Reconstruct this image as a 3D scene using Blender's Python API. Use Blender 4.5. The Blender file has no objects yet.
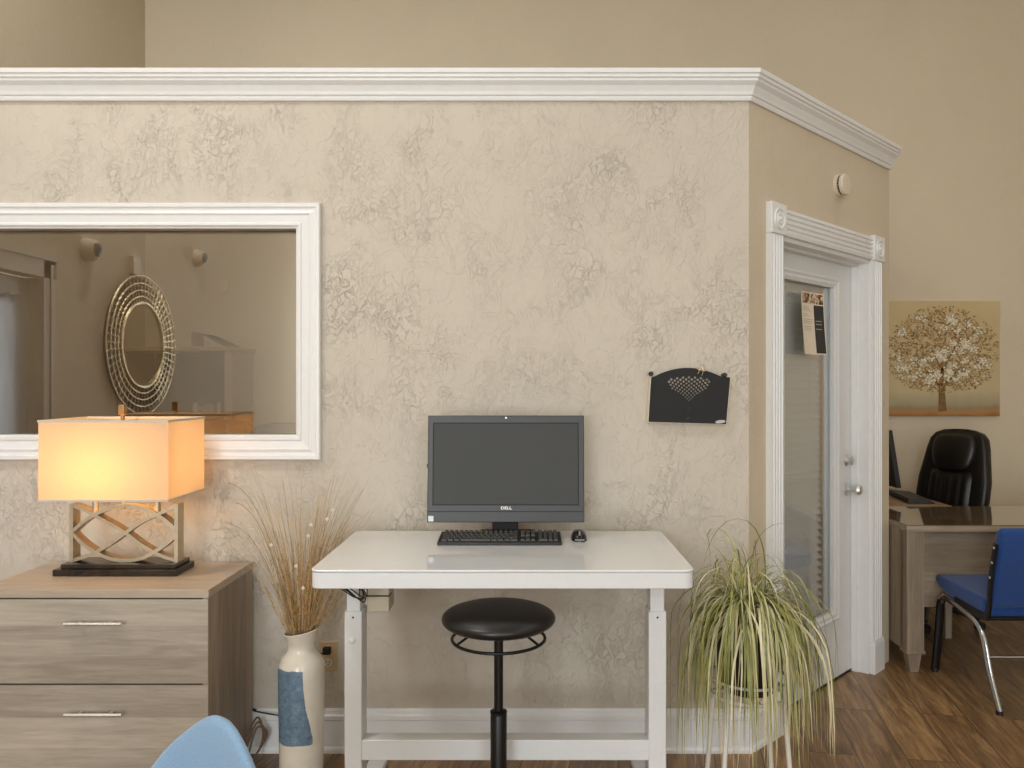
import bpy, math, random
from mathutils import Vector, Matrix
random.seed(7)
R = math.radians
S = bpy.context.scene
COL = S.collection
EYE = 1.47          # camera height
F = 789.0           # focal length in pixels of the 1024 px wide frame
CX, CY = 532.0, 383.0
def PX(px, Y): return (px - CX) * Y / F      # world x of picture column px at depth Y
def PZ(py, Y): return EYE - (py - CY) * Y / F

# ---------------------------------------------------------------- camera
cam = bpy.data.objects.new('camera', bpy.data.cameras.new('camera'))
COL.objects.link(cam)
cam.location = (0, 0, EYE)
cam.rotation_euler = (R(90), 0, 0)
cam.data.sensor_width = 36
cam.data.lens = F / 1024 * 36
cam.data.shift_x = -(CX - 512) / 1024
cam.data.shift_y = -(384 - CY) / 1024
cam.data.clip_start = 0.05
S.camera = cam

# ---------------------------------------------------------------- light
S.view_settings.view_transform = 'Standard'
S.view_settings.look = 'None'
S.view_settings.gamma = 1.0
S.view_settings.use_curve_mapping = False
S.view_settings.exposure = -0.09
w = bpy.data.worlds.new('world'); S.world = w; w.use_nodes = True
w.node_tree.nodes['Background'].inputs[0].default_value = (0.75, 0.87, 1.0, 1)
w.node_tree.nodes['Background'].inputs[1].default_value = 1.6
def area(name, loc, rot, sx, sy, power, col):
    l = bpy.data.lights.new(name, 'AREA'); l.shape = 'RECTANGLE'; l.size = sx; l.size_y = sy
    l.energy = power; l.color = col
    o = bpy.data.objects.new(name, l); COL.objects.link(o)
    o.location = loc; o.rotation_euler = [R(a) for a in rot]
    return o
DAY = (0.90, 0.965, 1.0)
# daylight through the rear windows (the windows are built further down in wall_rear)
area('daylight_left', (-1.65, -4.42, 1.6), (90, 0, 0), 1.9, 2.85, 160, DAY)
area('daylight_right', (2.2, -4.42, 1.6), (90, 0, 0), 1.9, 2.85, 62, DAY)
# daylight outside the curtained side door
area('daylight_side_door', (-3.55, 2.36, 1.25), (0, -90, 0), 1.9, 0.9, 45, DAY)
# high clerestory band above the rear windows
area('daylight_clerestory', (0.6, -4.42, 3.72), (80, 0, 0), 5.0, 0.5, 60, DAY)
# unseen ceiling panels added to brighten the walls (housings built further down)
FILL_PANELS = ((-2.1, 1.2, 60), (2.6, 1.2, 16), (-1.4, 3.6, 18), (2.4, 3.4, 7))
for _k, (_x, _y, _p) in enumerate(FILL_PANELS):
    area('ceiling_fill_light', (_x, _y, 4.655), (0, 0, 0), 0.58, 0.58, _p, (0.98, 0.98, 0.97))

S.cycles.max_bounces = 9
S.cycles.diffuse_bounces = 5
S.cycles.glossy_bounces = 5
S.cycles.transmission_bounces = 8
S.cycles.transparent_max_bounces = 12
S.cycles.caustics_reflective = False
S.cycles.caustics_refractive = False
S.cycles.use_denoising = True
S.cycles.sample_clamp_indirect = 6.0

# ---------------------------------------------------------------- materials
def lin(c):
    return tuple(((v/255)/12.92 if v/255 <= 0.04045 else ((v/255+0.055)/1.055)**2.4) for v in c)
def new_mat(name):
    m = bpy.data.materials.new(name); m.use_nodes = True
    nt = m.node_tree
    return m, nt, nt.nodes['Principled BSDF']
def N(nt, t, **kw):
    n = nt.nodes.new(t)
    for k, v in kw.items():
        if k.startswith('i_'):
            k2 = k[2:]
            n.inputs[int(k2) if k2.isdigit() else k2].default_value = v
        else: setattr(n, k, v)
    return n
def ramp(nt, fac, stops):
    r = nt.nodes.new('ShaderNodeValToRGB')
    e = r.color_ramp.elements
    while len(e) < len(stops): e.new(0.5)
    for k, (p, c) in enumerate(stops):
        e[k].position = p; e[k].color = (c[0], c[1], c[2], 1) if len(c) >= 3 else (c[0], c[0], c[0], 1)
    nt.links.new(fac, r.inputs[0]); return r
def coords(nt, scale=(1, 1, 1), rot=(0, 0, 0)):
    tc = N(nt, 'ShaderNodeTexCoord'); mp = N(nt, 'ShaderNodeMapping')
    mp.inputs['Scale'].default_value = scale; mp.inputs['Rotation'].default_value = rot
    nt.links.new(tc.outputs['Object'], mp.inputs['Vector']); return mp.outputs['Vector']
def noise(nt, vec, scale, detail=3, rough=0.5, dist=0.0):
    n = N(nt, 'ShaderNodeTexNoise'); n.inputs['Scale'].default_value = scale
    n.inputs['Detail'].default_value = detail; n.inputs['Roughness'].default_value = rough
    n.inputs['Distortion'].default_value = dist
    if vec is not None: nt.links.new(vec, n.inputs['Vector'])
    return n.outputs[0]
def math_(nt, op, a, b=None, clamp=False):
    n = N(nt, 'ShaderNodeMath', operation=op); n.use_clamp = clamp
    for k, v in enumerate((a, b)):
        if v is None: continue
        if isinstance(v, (int, float)): n.inputs[k].default_value = v
        else: nt.links.new(v, n.inputs[k])
    return n.outputs[0]
def mixc(nt, fac, a, b, mode='MIX'):
    n = N(nt, 'ShaderNodeMix', data_type='RGBA', blend_type=mode)
    for k, v in ((0, fac), (6, a), (7, b)):
        if isinstance(v, (int, float)): n.inputs[k].default_value = v
        elif isinstance(v, tuple): n.inputs[k].default_value = (v[0], v[1], v[2], 1)
        else: nt.links.new(v, n.inputs[k])
    return n.outputs[2]
def bump(nt, bsdf, h, strength, dist):
    b = N(nt, 'ShaderNodeBump'); b.inputs['Strength'].default_value = strength; b.inputs['Distance'].default_value = dist
    nt.links.new(h, b.inputs['Height']); nt.links.new(b.outputs[0], bsdf.inputs['Normal'])

def plain(name, rgb, rough=0.5, metal=0.0, var=0.06, nscale=30, bmp=0.0, coat=0.0, spec=None):
    m, nt, b = new_mat(name)
    c = lin(rgb)
    v = coords(nt)
    n = noise(nt, v, nscale, 3)
    d = tuple(x*(1-var) for x in c); l = tuple(min(1, x*(1+var)) for x in c)
    r = ramp(nt, n, [(0.3, d), (0.7, l)])
    nt.links.new(r.outputs[0], b.inputs['Base Color'])
    b.inputs['Roughness'].default_value = rough; b.inputs['Metallic'].default_value = metal
    b.inputs['Coat Weight'].default_value = coat
    if spec is not None: b.inputs['Specular IOR Level'].default_value = spec
    if bmp: bump(nt, b, noise(nt, v, nscale*6, 3), bmp, 0.002)
    return m
def plaster(name, rgb, amount, fine, seed=0.0):
    """hand trowelled (skip trowel) wall plaster"""
    m, nt, b = new_mat(name)
    c = lin(rgb)
    tc = N(nt, 'ShaderNodeTexCoord'); mp = N(nt, 'ShaderNodeMapping')
    mp.inputs['Location'].default_value = (seed, seed*1.7, seed*0.6)
    mp.inputs['Rotation'].default_value = (0, R(28), 0)
    mp.inputs['Scale'].default_value = (1.0, 1, 0.72)
    nt.links.new(tc.outputs['Object'], mp.inputs['Vector']); v = mp.outputs[0]
    mask = ramp(nt, noise(nt, v, 4.5, 5, 0.65, 0.6), [(0.42, (0.10,)), (0.68, (1,))]).outputs[0]
    p1 = ramp(nt, noise(nt, v, 10, 5, 0.62, 1.2), [(0.485, (0,)), (0.515, (1,))]).outputs[0]
    p2 = ramp(nt, noise(nt, v, 34, 6, 0.66, 1.0), [(0.47, (0,)), (0.545, (1,))]).outputs[0]
    p3 = noise(nt, v, 5, 3, 0.5)
    f = noise(nt, v, 160, 3, 0.6)
    h = math_(nt, 'ADD', math_(nt, 'MULTIPLY', p1, 0.20), math_(nt, 'MULTIPLY', math_(nt, 'MULTIPLY', p2, mask), 0.5))
    h = math_(nt, 'ADD', h, math_(nt, 'MULTIPLY', p3, 1.0))
    h = math_(nt, 'ADD', h, math_(nt, 'MULTIPLY', f, fine))
    tone = noise(nt, v, 1.3, 3)
    r = ramp(nt, tone, [(0.3, tuple(x*0.96 for x in c)), (0.7, tuple(x*1.03 for x in c))])
    nt.links.new(r.outputs[0], b.inputs['Base Color'])
    b.inputs['Roughness'].default_value = 0.75
    b.inputs['Specular IOR Level'].default_value = 0.25
    bump(nt, b, h, amount, 0.0050)
    return m
def wood(name, light, dark, axis='x', band=0.11, rough=0.45):
    """wood-look laminate; the grain runs along axis, the tone changes from board to board across it"""
    m, nt, b = new_mat(name)
    sc = {'x': (1.2, 14, 14), 'y': (14, 1.2, 14), 'z': (14, 14, 1.2)}[axis]
    v = coords(nt, sc)
    L, D = lin(light), lin(dark)
    n1 = noise(nt, v, 2.2, 8, 0.62, 0.6)
    n2 = noise(nt, v, 9, 5, 0.6)
    tc = N(nt, 'ShaderNodeTexCoord'); sp = N(nt, 'ShaderNodeSeparateXYZ')
    nt.links.new(tc.outputs['Object'], sp.inputs[0])
    across = {'x': sp.outputs[2], 'y': sp.outputs[0], 'z': math_(nt, 'ADD', sp.outputs[0], sp.outputs[1])}[axis]
    k = math_(nt, 'FLOOR', math_(nt, 'DIVIDE', math_(nt, 'ADD', across, 5.03), band))
    wn = N(nt, 'ShaderNodeTexWhiteNoise', noise_dimensions='1D'); nt.links.new(k, wn.inputs['W'])
    fac = math_(nt, 'ADD', math_(nt, 'MULTIPLY', n1, 0.75), math_(nt, 'MULTIPLY', n2, 0.25))
    fac = math_(nt, 'ADD', fac, math_(nt, 'MULTIPLY', math_(nt, 'SUBTRACT', wn.outputs[0], 0.5), 0.30))
    r = ramp(nt, fac, [(0.30, D), (0.72, L)])
    nt.links.new(r.outputs[0], b.inputs['Base Color'])
    b.inputs['Roughness'].default_value = rough
    bump(nt, b, n1, 0.12, 0.001)
    return m
def metal(name, rgb, rough=0.3):
    return plain(name, rgb, rough, 1.0, 0.08, 60)
def emit(name, rgb, strength):
    m, nt, b = new_mat(name)
    b.inputs['Base Color'].default_value = (*lin(rgb), 1)
    b.inputs['Emission Color'].default_value = (*lin(rgb), 1)
    b.inputs['Emission Strength'].default_value = strength
    return m
def pane_mat(name, tint, reflect, refl_tint=(1, 1, 1)):
    """window glass: partly mirror, partly clear"""
    m, nt, b = new_mat(name)
    nt.nodes.remove(b)
    out = nt.nodes['Material Output']
    tr = N(nt, 'ShaderNodeBsdfTransparent'); tr.inputs[0].default_value = (*tint, 1)
    gl = N(nt, 'ShaderNodeBsdfGlossy'); gl.inputs['Roughness'].default_value = 0.004
    gl.inputs['Color'].default_value = (*refl_tint, 1)
    lw = N(nt, 'ShaderNodeLayerWeight'); lw.inputs[0].default_value = 0.25
    f = math_(nt, 'ADD', math_(nt, 'MULTIPLY', lw.outputs['Fresnel'], 0.6), reflect, True)
    mx = N(nt, 'ShaderNodeMixShader')
    nt.links.new(f, mx.inputs[0]); nt.links.new(tr.outputs[0], mx.inputs[1]); nt.links.new(gl.outputs[0], mx.inputs[2])
    nt.links.new(mx.outputs[0], out.inputs[0])
    return m
def translucent(name, rgb, trans, rough=0.8, weave=0):
    m, nt, b = new_mat(name)
    nt.nodes.remove(b); out = nt.nodes['Material Output']
    c = lin(rgb); ct = lin(trans)
    di = N(nt, 'ShaderNodeBsdfDiffuse'); di.inputs[0].default_value = (*c, 1)
    tl = N(nt, 'ShaderNodeBsdfTranslucent')
    v = coords(nt, (1, 1, 1))
    n = noise(nt, v, 90, 4, 0.6)
    r = ramp(nt, n, [(0.3, tuple(x*0.93 for x in ct)), (0.7, ct)])
    nt.links.new(r.outputs[0], tl.inputs[0])
    mx = N(nt, 'ShaderNodeMixShader'); mx.inputs[0].default_value = 0.55
    nt.links.new(di.outputs[0], mx.inputs[1]); nt.links.new(tl.outputs[0], mx.inputs[2])
    nt.links.new(mx.outputs[0], out.inputs[0])
    return m
def fabric(name, rgb, dots=0.25, rough=0.9):
    m, nt, b = new_mat(name)
    c = lin(rgb); v = coords(nt)
    n = noise(nt, v, 420, 2, 0.7)
    n2 = noise(nt, v, 6, 2)
    f = math_(nt, 'ADD', math_(nt, 'MULTIPLY', n, 0.8), math_(nt, 'MULTIPLY', n2, 0.2))
    r = ramp(nt, f, [(0.35, tuple(x*(1-dots) for x in c)), (0.68, tuple(min(1, x*(1+dots)+0.01) for x in c))])
    nt.links.new(r.outputs[0], b.inputs['Base Color'])
    b.inputs['Roughness'].default_value = rough
    b.inputs['Sheen Weight'].default_value = 0.25
    bump(nt, b, n, 0.4, 0.0012)
    return m

WALLRGB = (204, 194, 179)
M_wall = plaster('plaster_front', WALLRGB, 1.0, 0.06)
M_wall_a = plaster('plaster_angled', (210, 196, 172), 0.5, 0.12, 3.0)
M_wall_b = plaster('plaster_back', (216, 202, 177), 0.4, 0.16, 7.0)
M_ceiling = plain('ceiling_paint', (226, 220, 208), 0.85, bmp=0.2)
M_white = plain('white_gloss_trim', (232, 231, 229), 0.35, var=0.015)
M_white_door = plain('white_door_paint', (222, 222, 221), 0.4, var=0.02)
M_cream_trim = plain('cream_unpainted_edge', (226, 205, 178), 0.6, var=0.04)
M_desk = plain('white_powder_coat', (226, 226, 225), 0.42, var=0.015, nscale=80, bmp=0.05)
M_deskglass = plain('white_back_painted_glass', (234, 235, 235), 0.06, var=0.01, coat=0.6)
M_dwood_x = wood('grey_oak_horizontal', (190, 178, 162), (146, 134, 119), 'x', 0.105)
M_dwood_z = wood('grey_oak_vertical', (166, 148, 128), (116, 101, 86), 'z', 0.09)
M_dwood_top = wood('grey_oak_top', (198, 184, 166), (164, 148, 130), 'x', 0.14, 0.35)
M_owood_x = wood('office_oak_horizontal', (176, 160, 140), (140, 124, 106), 'x', 0.12)
M_owood_z = wood('office_oak_vertical', (172, 154, 134), (132, 116, 98), 'z', 0.07)
M_owood_top = wood('office_oak_return_top', (178, 146, 112), (146, 116, 88), 'y', 0.2, 0.4)
M_steel = metal('brushed_steel', (226, 225, 222), 0.42)
M_chrome = metal('chrome', (190, 192, 195), 0.2)
M_champ = metal('antique_champagne_metal', (196, 182, 158), 0.45)
M_brass = metal('brass', (178, 142, 98), 0.4)
M_blackmetal = plain('black_metal', (24, 22, 21), 0.35, 0.3)
M_blackplastic = plain('black_plastic', (34, 33, 33), 0.45, var=0.1, nscale=90)
M_bezel = plain('dark_grey_bezel', (54, 54, 53), 0.42, var=0.04)
M_black = plain('matte_black', (22, 21, 20), 0.7)
M_leather = plain('black_leather', (20, 18, 17), 0.38, var=0.15, nscale=80, bmp=0.15)
M_brownleather = plain('brown_leather', (120, 84, 52), 0.4, var=0.1, nscale=80, bmp=0.15)
M_greyvinyl = plain('grey_vinyl', (96, 100, 108), 0.4, var=0.1, nscale=60)
M_vinyl = plain('stool_vinyl', (26, 24, 23), 0.36, var=0.12, nscale=70, bmp=0.06)
M_keys = plain('keycap_plastic', (58, 56, 53), 0.5, var=0.25, nscale=250)
M_beige = plain('beige_plastic', (205, 193, 168), 0.5, var=0.02)
M_ivory = plain('ivory_plastic', (222, 208, 186), 0.45, var=0.02)
M_almond = plain('almond_plastic', (206, 178, 138), 0.45, var=0.03)
M_paper = plain('cream_paper', (232, 218, 196), 0.8, var=0.02)
M_ink = plain('grey_ink', (168, 160, 146), 0.8)
M_dark = plain('charcoal_print', (48, 48, 50), 0.6)
M_blackstone = plain('black_marble', (44, 36, 30), 0.25, var=0.5, nscale=22)
M_lightblue = fabric('light_blue_fabric', (132, 164, 194), 0.16)
M_blue = fabric('royal_blue_fabric', (13, 62, 128), 0.35)
M_soil = plain('potting_soil', (40, 28, 20), 0.95, bmp=0.6)
M_pot = plain('dark_brown_pot', (38, 30, 26), 0.45, var=0.15)
M_standwhite = plain('white_enamel', (228, 222, 210), 0.4, var=0.04)
M_greyscreen = plain('dark_grey_screen', (50, 50, 48), 0.55, var=0.05, nscale=8)

def floor_mat():
    m, nt, b = new_mat('dark_oak_planks')
    v = coords(nt, (1, 1, 1), (0, 0, -R(80.3)))
    br = N(nt, 'ShaderNodeTexBrick'); br.offset = 0.37; br.squash = 1
    for k, val in (('Scale', 1.0), ('Mortar Size', 0.0016), ('Mortar Smooth', 0.1), ('Brick Width', 1.25), ('Row Height', 0.185), ('Bias', 0.0)):
        br.inputs[k].default_value = val
    br.inputs['Color1'].default_value = (0, 0, 0, 1); br.inputs['Color2'].default_value = (1, 1, 1, 1)
    br.inputs['Mortar'].default_value = (0.5, 0.5, 0.5, 1)
    nt.links.new(v, br.inputs['Vector'])
    mp = N(nt, 'ShaderNodeMapping'); mp.inputs['Scale'].default_value = (1.3, 11, 1)
    nt.links.new(v, mp.inputs['Vector'])
    off = N(nt, 'ShaderNodeVectorMath', operation='ADD')
    cmb = N(nt, 'ShaderNodeCombineXYZ')
    nt.links.new(math_(nt, 'MULTIPLY', br.outputs['Color'], 37.0), cmb.inputs[0])
    nt.links.new(mp.outputs[0], off.inputs[0]); nt.links.new(cmb.outputs[0], off.inputs[1])
    g = noise(nt, off.outputs[0], 2.4, 8, 0.65, 1.0)
    f = math_(nt, 'ADD', g, math_(nt, 'MULTIPLY', math_(nt, 'SUBTRACT', br.outputs['Color'], 0.5), 0.16))
    r = ramp(nt, f, [(0.26, lin((86, 64, 44))), (0.5, lin((134, 102, 68))), (0.74, lin((184, 146, 98)))])
    c = mixc(nt, br.outputs['Fac'], r.outputs[0], lin((46, 32, 24)))
    nt.links.new(c, b.inputs['Base Color'])
    b.inputs['Roughness'].default_value = 0.38
    h = math_(nt, 'SUBTRACT', math_(nt, 'MULTIPLY', g, 0.3), br.outputs['Fac'])
    bump(nt, b, h, 0.25, 0.0015)
    return m
M_floor = floor_mat()

def vase_mat():
    m, nt, b = new_mat('cream_glaze_with_blue_patch')
    tc = N(nt, 'ShaderNodeTexCoord'); sp = N(nt, 'ShaderNodeSeparateXYZ')
    nt.links.new(tc.outputs['Object'], sp.inputs[0])
    v = coords(nt)
    wob = math_(nt, 'MULTIPLY', math_(nt, 'SUBTRACT', noise(nt, v, 30, 4), 0.5), 0.012)
    z = math_(nt, 'ADD', sp.outputs[2], wob)
    mr = N(nt, 'ShaderNodeFloatCurve')
    cu = mr.mapping.curves[0]
    # x: height 0..0.5 m, y: 0.5 + 5*edge
    pts = [(0.0, 0.78), (0.30, 0.77), (0.36, 0.785), (0.46, 0.75), (0.60, 0.685), (0.80, 0.64), (1.0, 0.64)]
    for k, p in enumerate(pts):
        if k < 2: cu.points[k].location = p if k == 0 else pts[-1]
    for p in pts[1:-1]: cu.points.new(*p)
    mr.mapping.update()
    nt.links.new(math_(nt, 'DIVIDE', z, 0.5), mr.inputs['Value'])
    edge = math_(nt, 'DIVIDE', math_(nt, 'SUBTRACT', mr.outputs[0], 0.5), 5.0)
    a = math_(nt, 'LESS_THAN', math_(nt, 'ADD', sp.outputs[0], math_(nt, 'MULTIPLY', wob, 0.3)), edge)
    a = math_(nt, 'MULTIPLY', a, math_(nt, 'LESS_THAN', sp.outputs[1], 0.02))
    a = math_(nt, 'MULTIPLY', a, math_(nt, 'GREATER_THAN', z, 0.168))
    a = math_(nt, 'MULTIPLY', a, math_(nt, 'LESS_THAN', z, 0.437))
    n = noise(nt, v, 45, 6, 0.7)
    blue = ramp(nt, n, [(0.3, lin((72, 94, 114))), (0.6, lin((108, 130, 148))), (0.8, lin((150, 164, 172)))])
    cream = ramp(nt, noise(nt, v, 8, 3), [(0.3, lin((214, 204, 186))), (0.7, lin((230, 222, 206)))])
    nt.links.new(mixc(nt, a, cream.outputs[0], blue.outputs[0]), b.inputs['Base Color'])
    nt.links.new(math_(nt, 'ADD', math_(nt, 'MULTIPLY', a, 0.4), 0.16), b.inputs['Roughness'])
    return m

# ---------------------------------------------------------------- mesh builder
class MB:
    def __init__(s): s.v = []; s.f = []; s.mi = []
    def add(s, vs, fs, mi=0):
        o = len(s.v); s.v += [tuple(p) for p in vs]
        s.f += [tuple(o+i for i in f) for f in fs]; s.mi += [mi]*len(fs); return s
    def box(s, x0, x1, y0, y1, z0, z1, mi=0):
        vs = [(x, y, z) for z in (z0, z1) for y in (y0, y1) for x in (x0, x1)]
        return s.add(vs, [(0, 2, 3, 1), (4, 5, 7, 6), (0, 1, 5, 4), (2, 6, 7, 3), (0, 4, 6, 2), (1, 3, 7, 5)], mi)
    def frustum(s, c0, h0, c1, h1, mi=0):
        """box tapering between rectangle (centre c0, half sizes h0) and (c1,h1)"""
        vs = []
        for c, h in ((c0, h0), (c1, h1)):
            for sy in (-1, 1):
                for sx in (-1, 1): vs.append((c[0]+sx*h[0], c[1]+sy*h[1], c[2]))
        return s.add(vs, [(0, 2, 3, 1), (4, 5, 7, 6), (0, 1, 5, 4), (2, 6, 7, 3), (0, 4, 6, 2), (1, 3, 7, 5)], mi)
    def prism(s, pts, axis, a, b, mi=0):
        """2D outline extruded along an axis: 'x' outline (y,z); 'y' outline (x,z); 'z' outline (x,y)"""
        def q(p, t): return {'x': (t, p[0], p[1]), 'y': (p[0], t, p[1]), 'z': (p[0], p[1], t)}[axis]
        n = len(pts); vs = [q(p, a) for p in pts] + [q(p, b) for p in pts]
        fs = [tuple(range(n)), tuple(range(2*n-1, n-1, -1))] + [(i, i+n, (i+1) % n+n, (i+1) % n) for i in range(n)]
        return s.add(vs, fs, mi)
    def loft(s, rings, cap=True, mi=0, closed=False):
        n = len(rings[0]); vs = [p for r in rings for p in r]; fs = []
        m = len(rings)
        for k in range(m if closed else m-1):
            k2 = (k+1) % m
            for i in range(n):
                fs.append((k*n+i, k*n+(i+1) % n, k2*n+(i+1) % n, k2*n+i))
        if cap and not closed:
            fs.append(tuple(range(n-1, -1, -1))); fs.append(tuple((m-1)*n+i for i in range(n)))
        return s.add(vs, fs, mi)
    def tube(s, pts, r, seg=8, mi=0, cap=True, closed=False, flat=None):
        pts = [Vector(p) for p in pts]; n = len(pts); rings = []
        rs = r if isinstance(r, (list, tuple)) else [r]*n
        up = None
        for i, p in enumerate(pts):
            if closed: t = pts[(i+1) % n]-pts[i-1]
            else: t = pts[min(i+1, n-1)]-pts[max(i-1, 0)]
            t.normalize()
            if up is None:
                up = Vector((0, 0, 1)) if abs(t.z) < 0.9 else Vector((1, 0, 0))
            a = t.cross(up); a.normalize(); bb = a.cross(t); bb.normalize(); up = bb
            fa, fb = flat if flat else (1, 1)
            rings.append([p + (a*math.cos(2*math.pi*k/seg)*fa + bb*math.sin(2*math.pi*k/seg)*fb)*rs[i] for k in range(seg)])
        return s.loft(rings, cap, mi, closed)
    def lathe(s, prof, seg=32, c=(0, 0, 0), axis='z', mi=0, cap=True):
        rings = []
        for r, h in prof:
            ring = []
            for k in range(seg):
                a = 2*math.pi*k/seg; u, v = r*math.cos(a), r*math.sin(a)
                p = {'z': (u, v, h), 'y': (u, h, v), 'x': (h, u, v)}[axis]
                ring.append((c[0]+p[0], c[1]+p[1], c[2]+p[2]))
            rings.append(ring)
        return s.loft(rings, cap, mi)
    def ellipsoid(s, c, r, seg=20, rows=12, mi=0):
        prof = [(math.sin(math.pi*k/rows), -math.cos(math.pi*k/rows)) for k in range(rows+1)]
        prof[0] = (0.01, -1); prof[-1] = (0.01, 1)
        rings = [[(c[0]+r[0]*p*math.cos(2*math.pi*i/seg), c[1]+r[1]*p*math.sin(2*math.pi*i/seg), c[2]+r[2]*h) for i in range(seg)] for p, h in prof]
        return s.loft(rings, True, mi)
    def ribbon(s, pts, width, y0, y1, mi=0):
        """flat bar of given width following 2D points (x,z), thick from y0 to y1"""
        P = [Vector(p) for p in pts]; n = len(P); rings = []
        for i in range(n):
            t = P[min(i+1, n-1)]-P[max(i-1, 0)]; t.normalize(); nn = Vector((-t.y, t.x))*width/2
            a, b = P[i]+nn, P[i]-nn
            rings.append([(a.x, y0, a.y), (a.x, y1, a.y), (b.x, y1, b.y), (b.x, y0, b.y)])
        return s.loft(rings, True, mi)
    def ring(s, cx, cy, z, a, b, n=32, e=2.0):
        out = []
        for k in range(n):
            t = 2*math.pi*k/n; c, d = math.cos(t), math.sin(t)
            out.append((cx+a*math.copysign(abs(c)**(2/e), c), cy+b*math.copysign(abs(d)**(2/e), d), z))
        return out
    def build(s, name, mat, parent=None, bevel=0, seg=2, smooth=None, world=False, sub=0, loc=None, rotz=None):
        me = bpy.data.meshes.new(name)
        vs = s.v
        if world and parent is not None:
            org = WLOC[parent]; inv = org.inverted()
            vs = [tuple(inv @ Vector(p)) for p in vs]
        me.from_pydata(vs, [], s.f); me.update()
        mats = mat if isinstance(mat, (list, tuple)) else [mat]
        for m in mats: me.materials.append(m)
        for p, k in zip(me.polygons, s.mi): p.material_index = k
        o = bpy.data.objects.new(name, me); COL.objects.link(o)
        if parent is not None: o.parent = parent
        if loc is not None: o.location = loc
        if rotz is not None: o.rotation_euler = (0, 0, rotz)
        WLOC[o] = (WLOC[parent] if parent is not None else Matrix()) @ Matrix.LocRotScale(o.location, o.rotation_euler, None)
        import bmesh
        bm = bmesh.new(); bm.from_mesh(me); bmesh.ops.recalc_face_normals(bm, faces=bm.faces); bm.to_mesh(me); bm.free()
        if bevel:
            b = o.modifiers.new('bevel', 'BEVEL'); b.width = bevel; b.segments = seg; b.limit_method = 'ANGLE'; b.angle_limit = R(40)
            b.harden_normals = False
        if sub:
            b = o.modifiers.new('sub', 'SUBSURF'); b.levels = sub; b.render_levels = sub
        if smooth is None: smooth = bool(bevel or sub)
        if smooth:
            for p in me.polygons: p.use_smooth = True
            me.set_sharp_from_angle(angle=R(smooth if isinstance(smooth, (int, float)) and smooth > 1 else 42))
        return o
WLOC = {}
def empty(name, loc=(0, 0, 0), rz=0.0):
    o = bpy.data.objects.new(name, None); COL.objects.link(o)
    o.location = loc; o.rotation_euler = (0, 0, rz); o.empty_display_size = 0.1
    WLOC[o] = Matrix.LocRotScale(Vector(loc), o.rotation_euler, None)
    return o
def tag(o, label=None, cat=None, group=None, kind=None):
    if label: o['label'] = label
    if cat: o['category'] = cat
    if group: o['group'] = group
    if kind: o['kind'] = kind
    return o
def struct(o, label, cat): return tag(o, label, cat, kind='structure')
def bez(p0, p1, p2, n=10):
    p0, p1, p2 = Vector(p0), Vector(p1), Vector(p2)
    return [p0*(1-t)**2 + p1*2*t*(1-t) + p2*t*t for t in [k/n for k in range(n+1)]]
def smoothline(pts, n=6):
    """Catmull-Rom through points"""
    P = [Vector(p) for p in pts]; out = []
    for i in range(len(P)-1):
        a, b, c, d = P[max(i-1, 0)], P[i], P[i+1], P[min(i+2, len(P)-1)]
        for k in range(n):
            t = k/n
            out.append(0.5*((2*b)+(c-a)*t+(2*a-5*b+4*c-d)*t*t+(3*b-a-3*c+d)*t**3))
    out.append(P[-1]); return out
def rrect(x0, x1, y0, y1, r, n=6):
    out = []
    for cx, cy, a0 in ((x1-r, y1-r, 0), (x0+r, y1-r, 90), (x0+r, y0+r, 180), (x1-r, y0+r, 270)):
        for k in range(n+1):
            a = R(a0+90*k/n); out.append((cx+r*math.cos(a), cy+r*math.sin(a)))
    return out

# ================================================================ SETTING
YW = 3.15           # face of the partition wall
XC = 0.866          # its right corner
YB = 5.69           # back wall
XL = -2.79          # left wall
XR = 5.2
YR = -4.5
CEIL = 4.7
PH = 2.69           # partition height
D45 = math.pi/4
XE, YE = XC+1.443*math.cos(D45), YW+1.443*math.sin(D45)     # far end of the angled wall

struct(MB().box(XL-0.2, XR+0.2, YR-0.2, YB+0.2, -0.12, 0).build('floor', M_floor), 'brown wood plank floor', 'floor')
struct(MB().box(XL-0.2, XR+0.2, YR-0.2, YB+0.2, CEIL, CEIL+0.12).build('ceiling', M_ceiling), 'high white ceiling', 'ceiling')
struct(MB().box(XL-0.15, XR+0.15, YB, YB+0.15, 0, CEIL).build('wall_back', M_wall_b), 'tan back wall rising above the partition', 'wall')
# left wall with a door opening (y 1.93..2.83)
DY0, DY1 = 1.90, 2.82
m = MB().box(XL-0.15, XL, YR, DY0, 0, CEIL).box(XL-0.15, XL, DY1, YB, 0, CEIL).box(XL-0.15, XL, DY0, DY1, 2.07, CEIL)
struct(m.build('wall_left', M_wall_a), 'tan textured left wall', 'wall')
struct(MB().box(XR, XR+0.15, YR, YB, 0, CEIL).build('wall_right', M_wall_b), 'tan right wall', 'wall')
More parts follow.
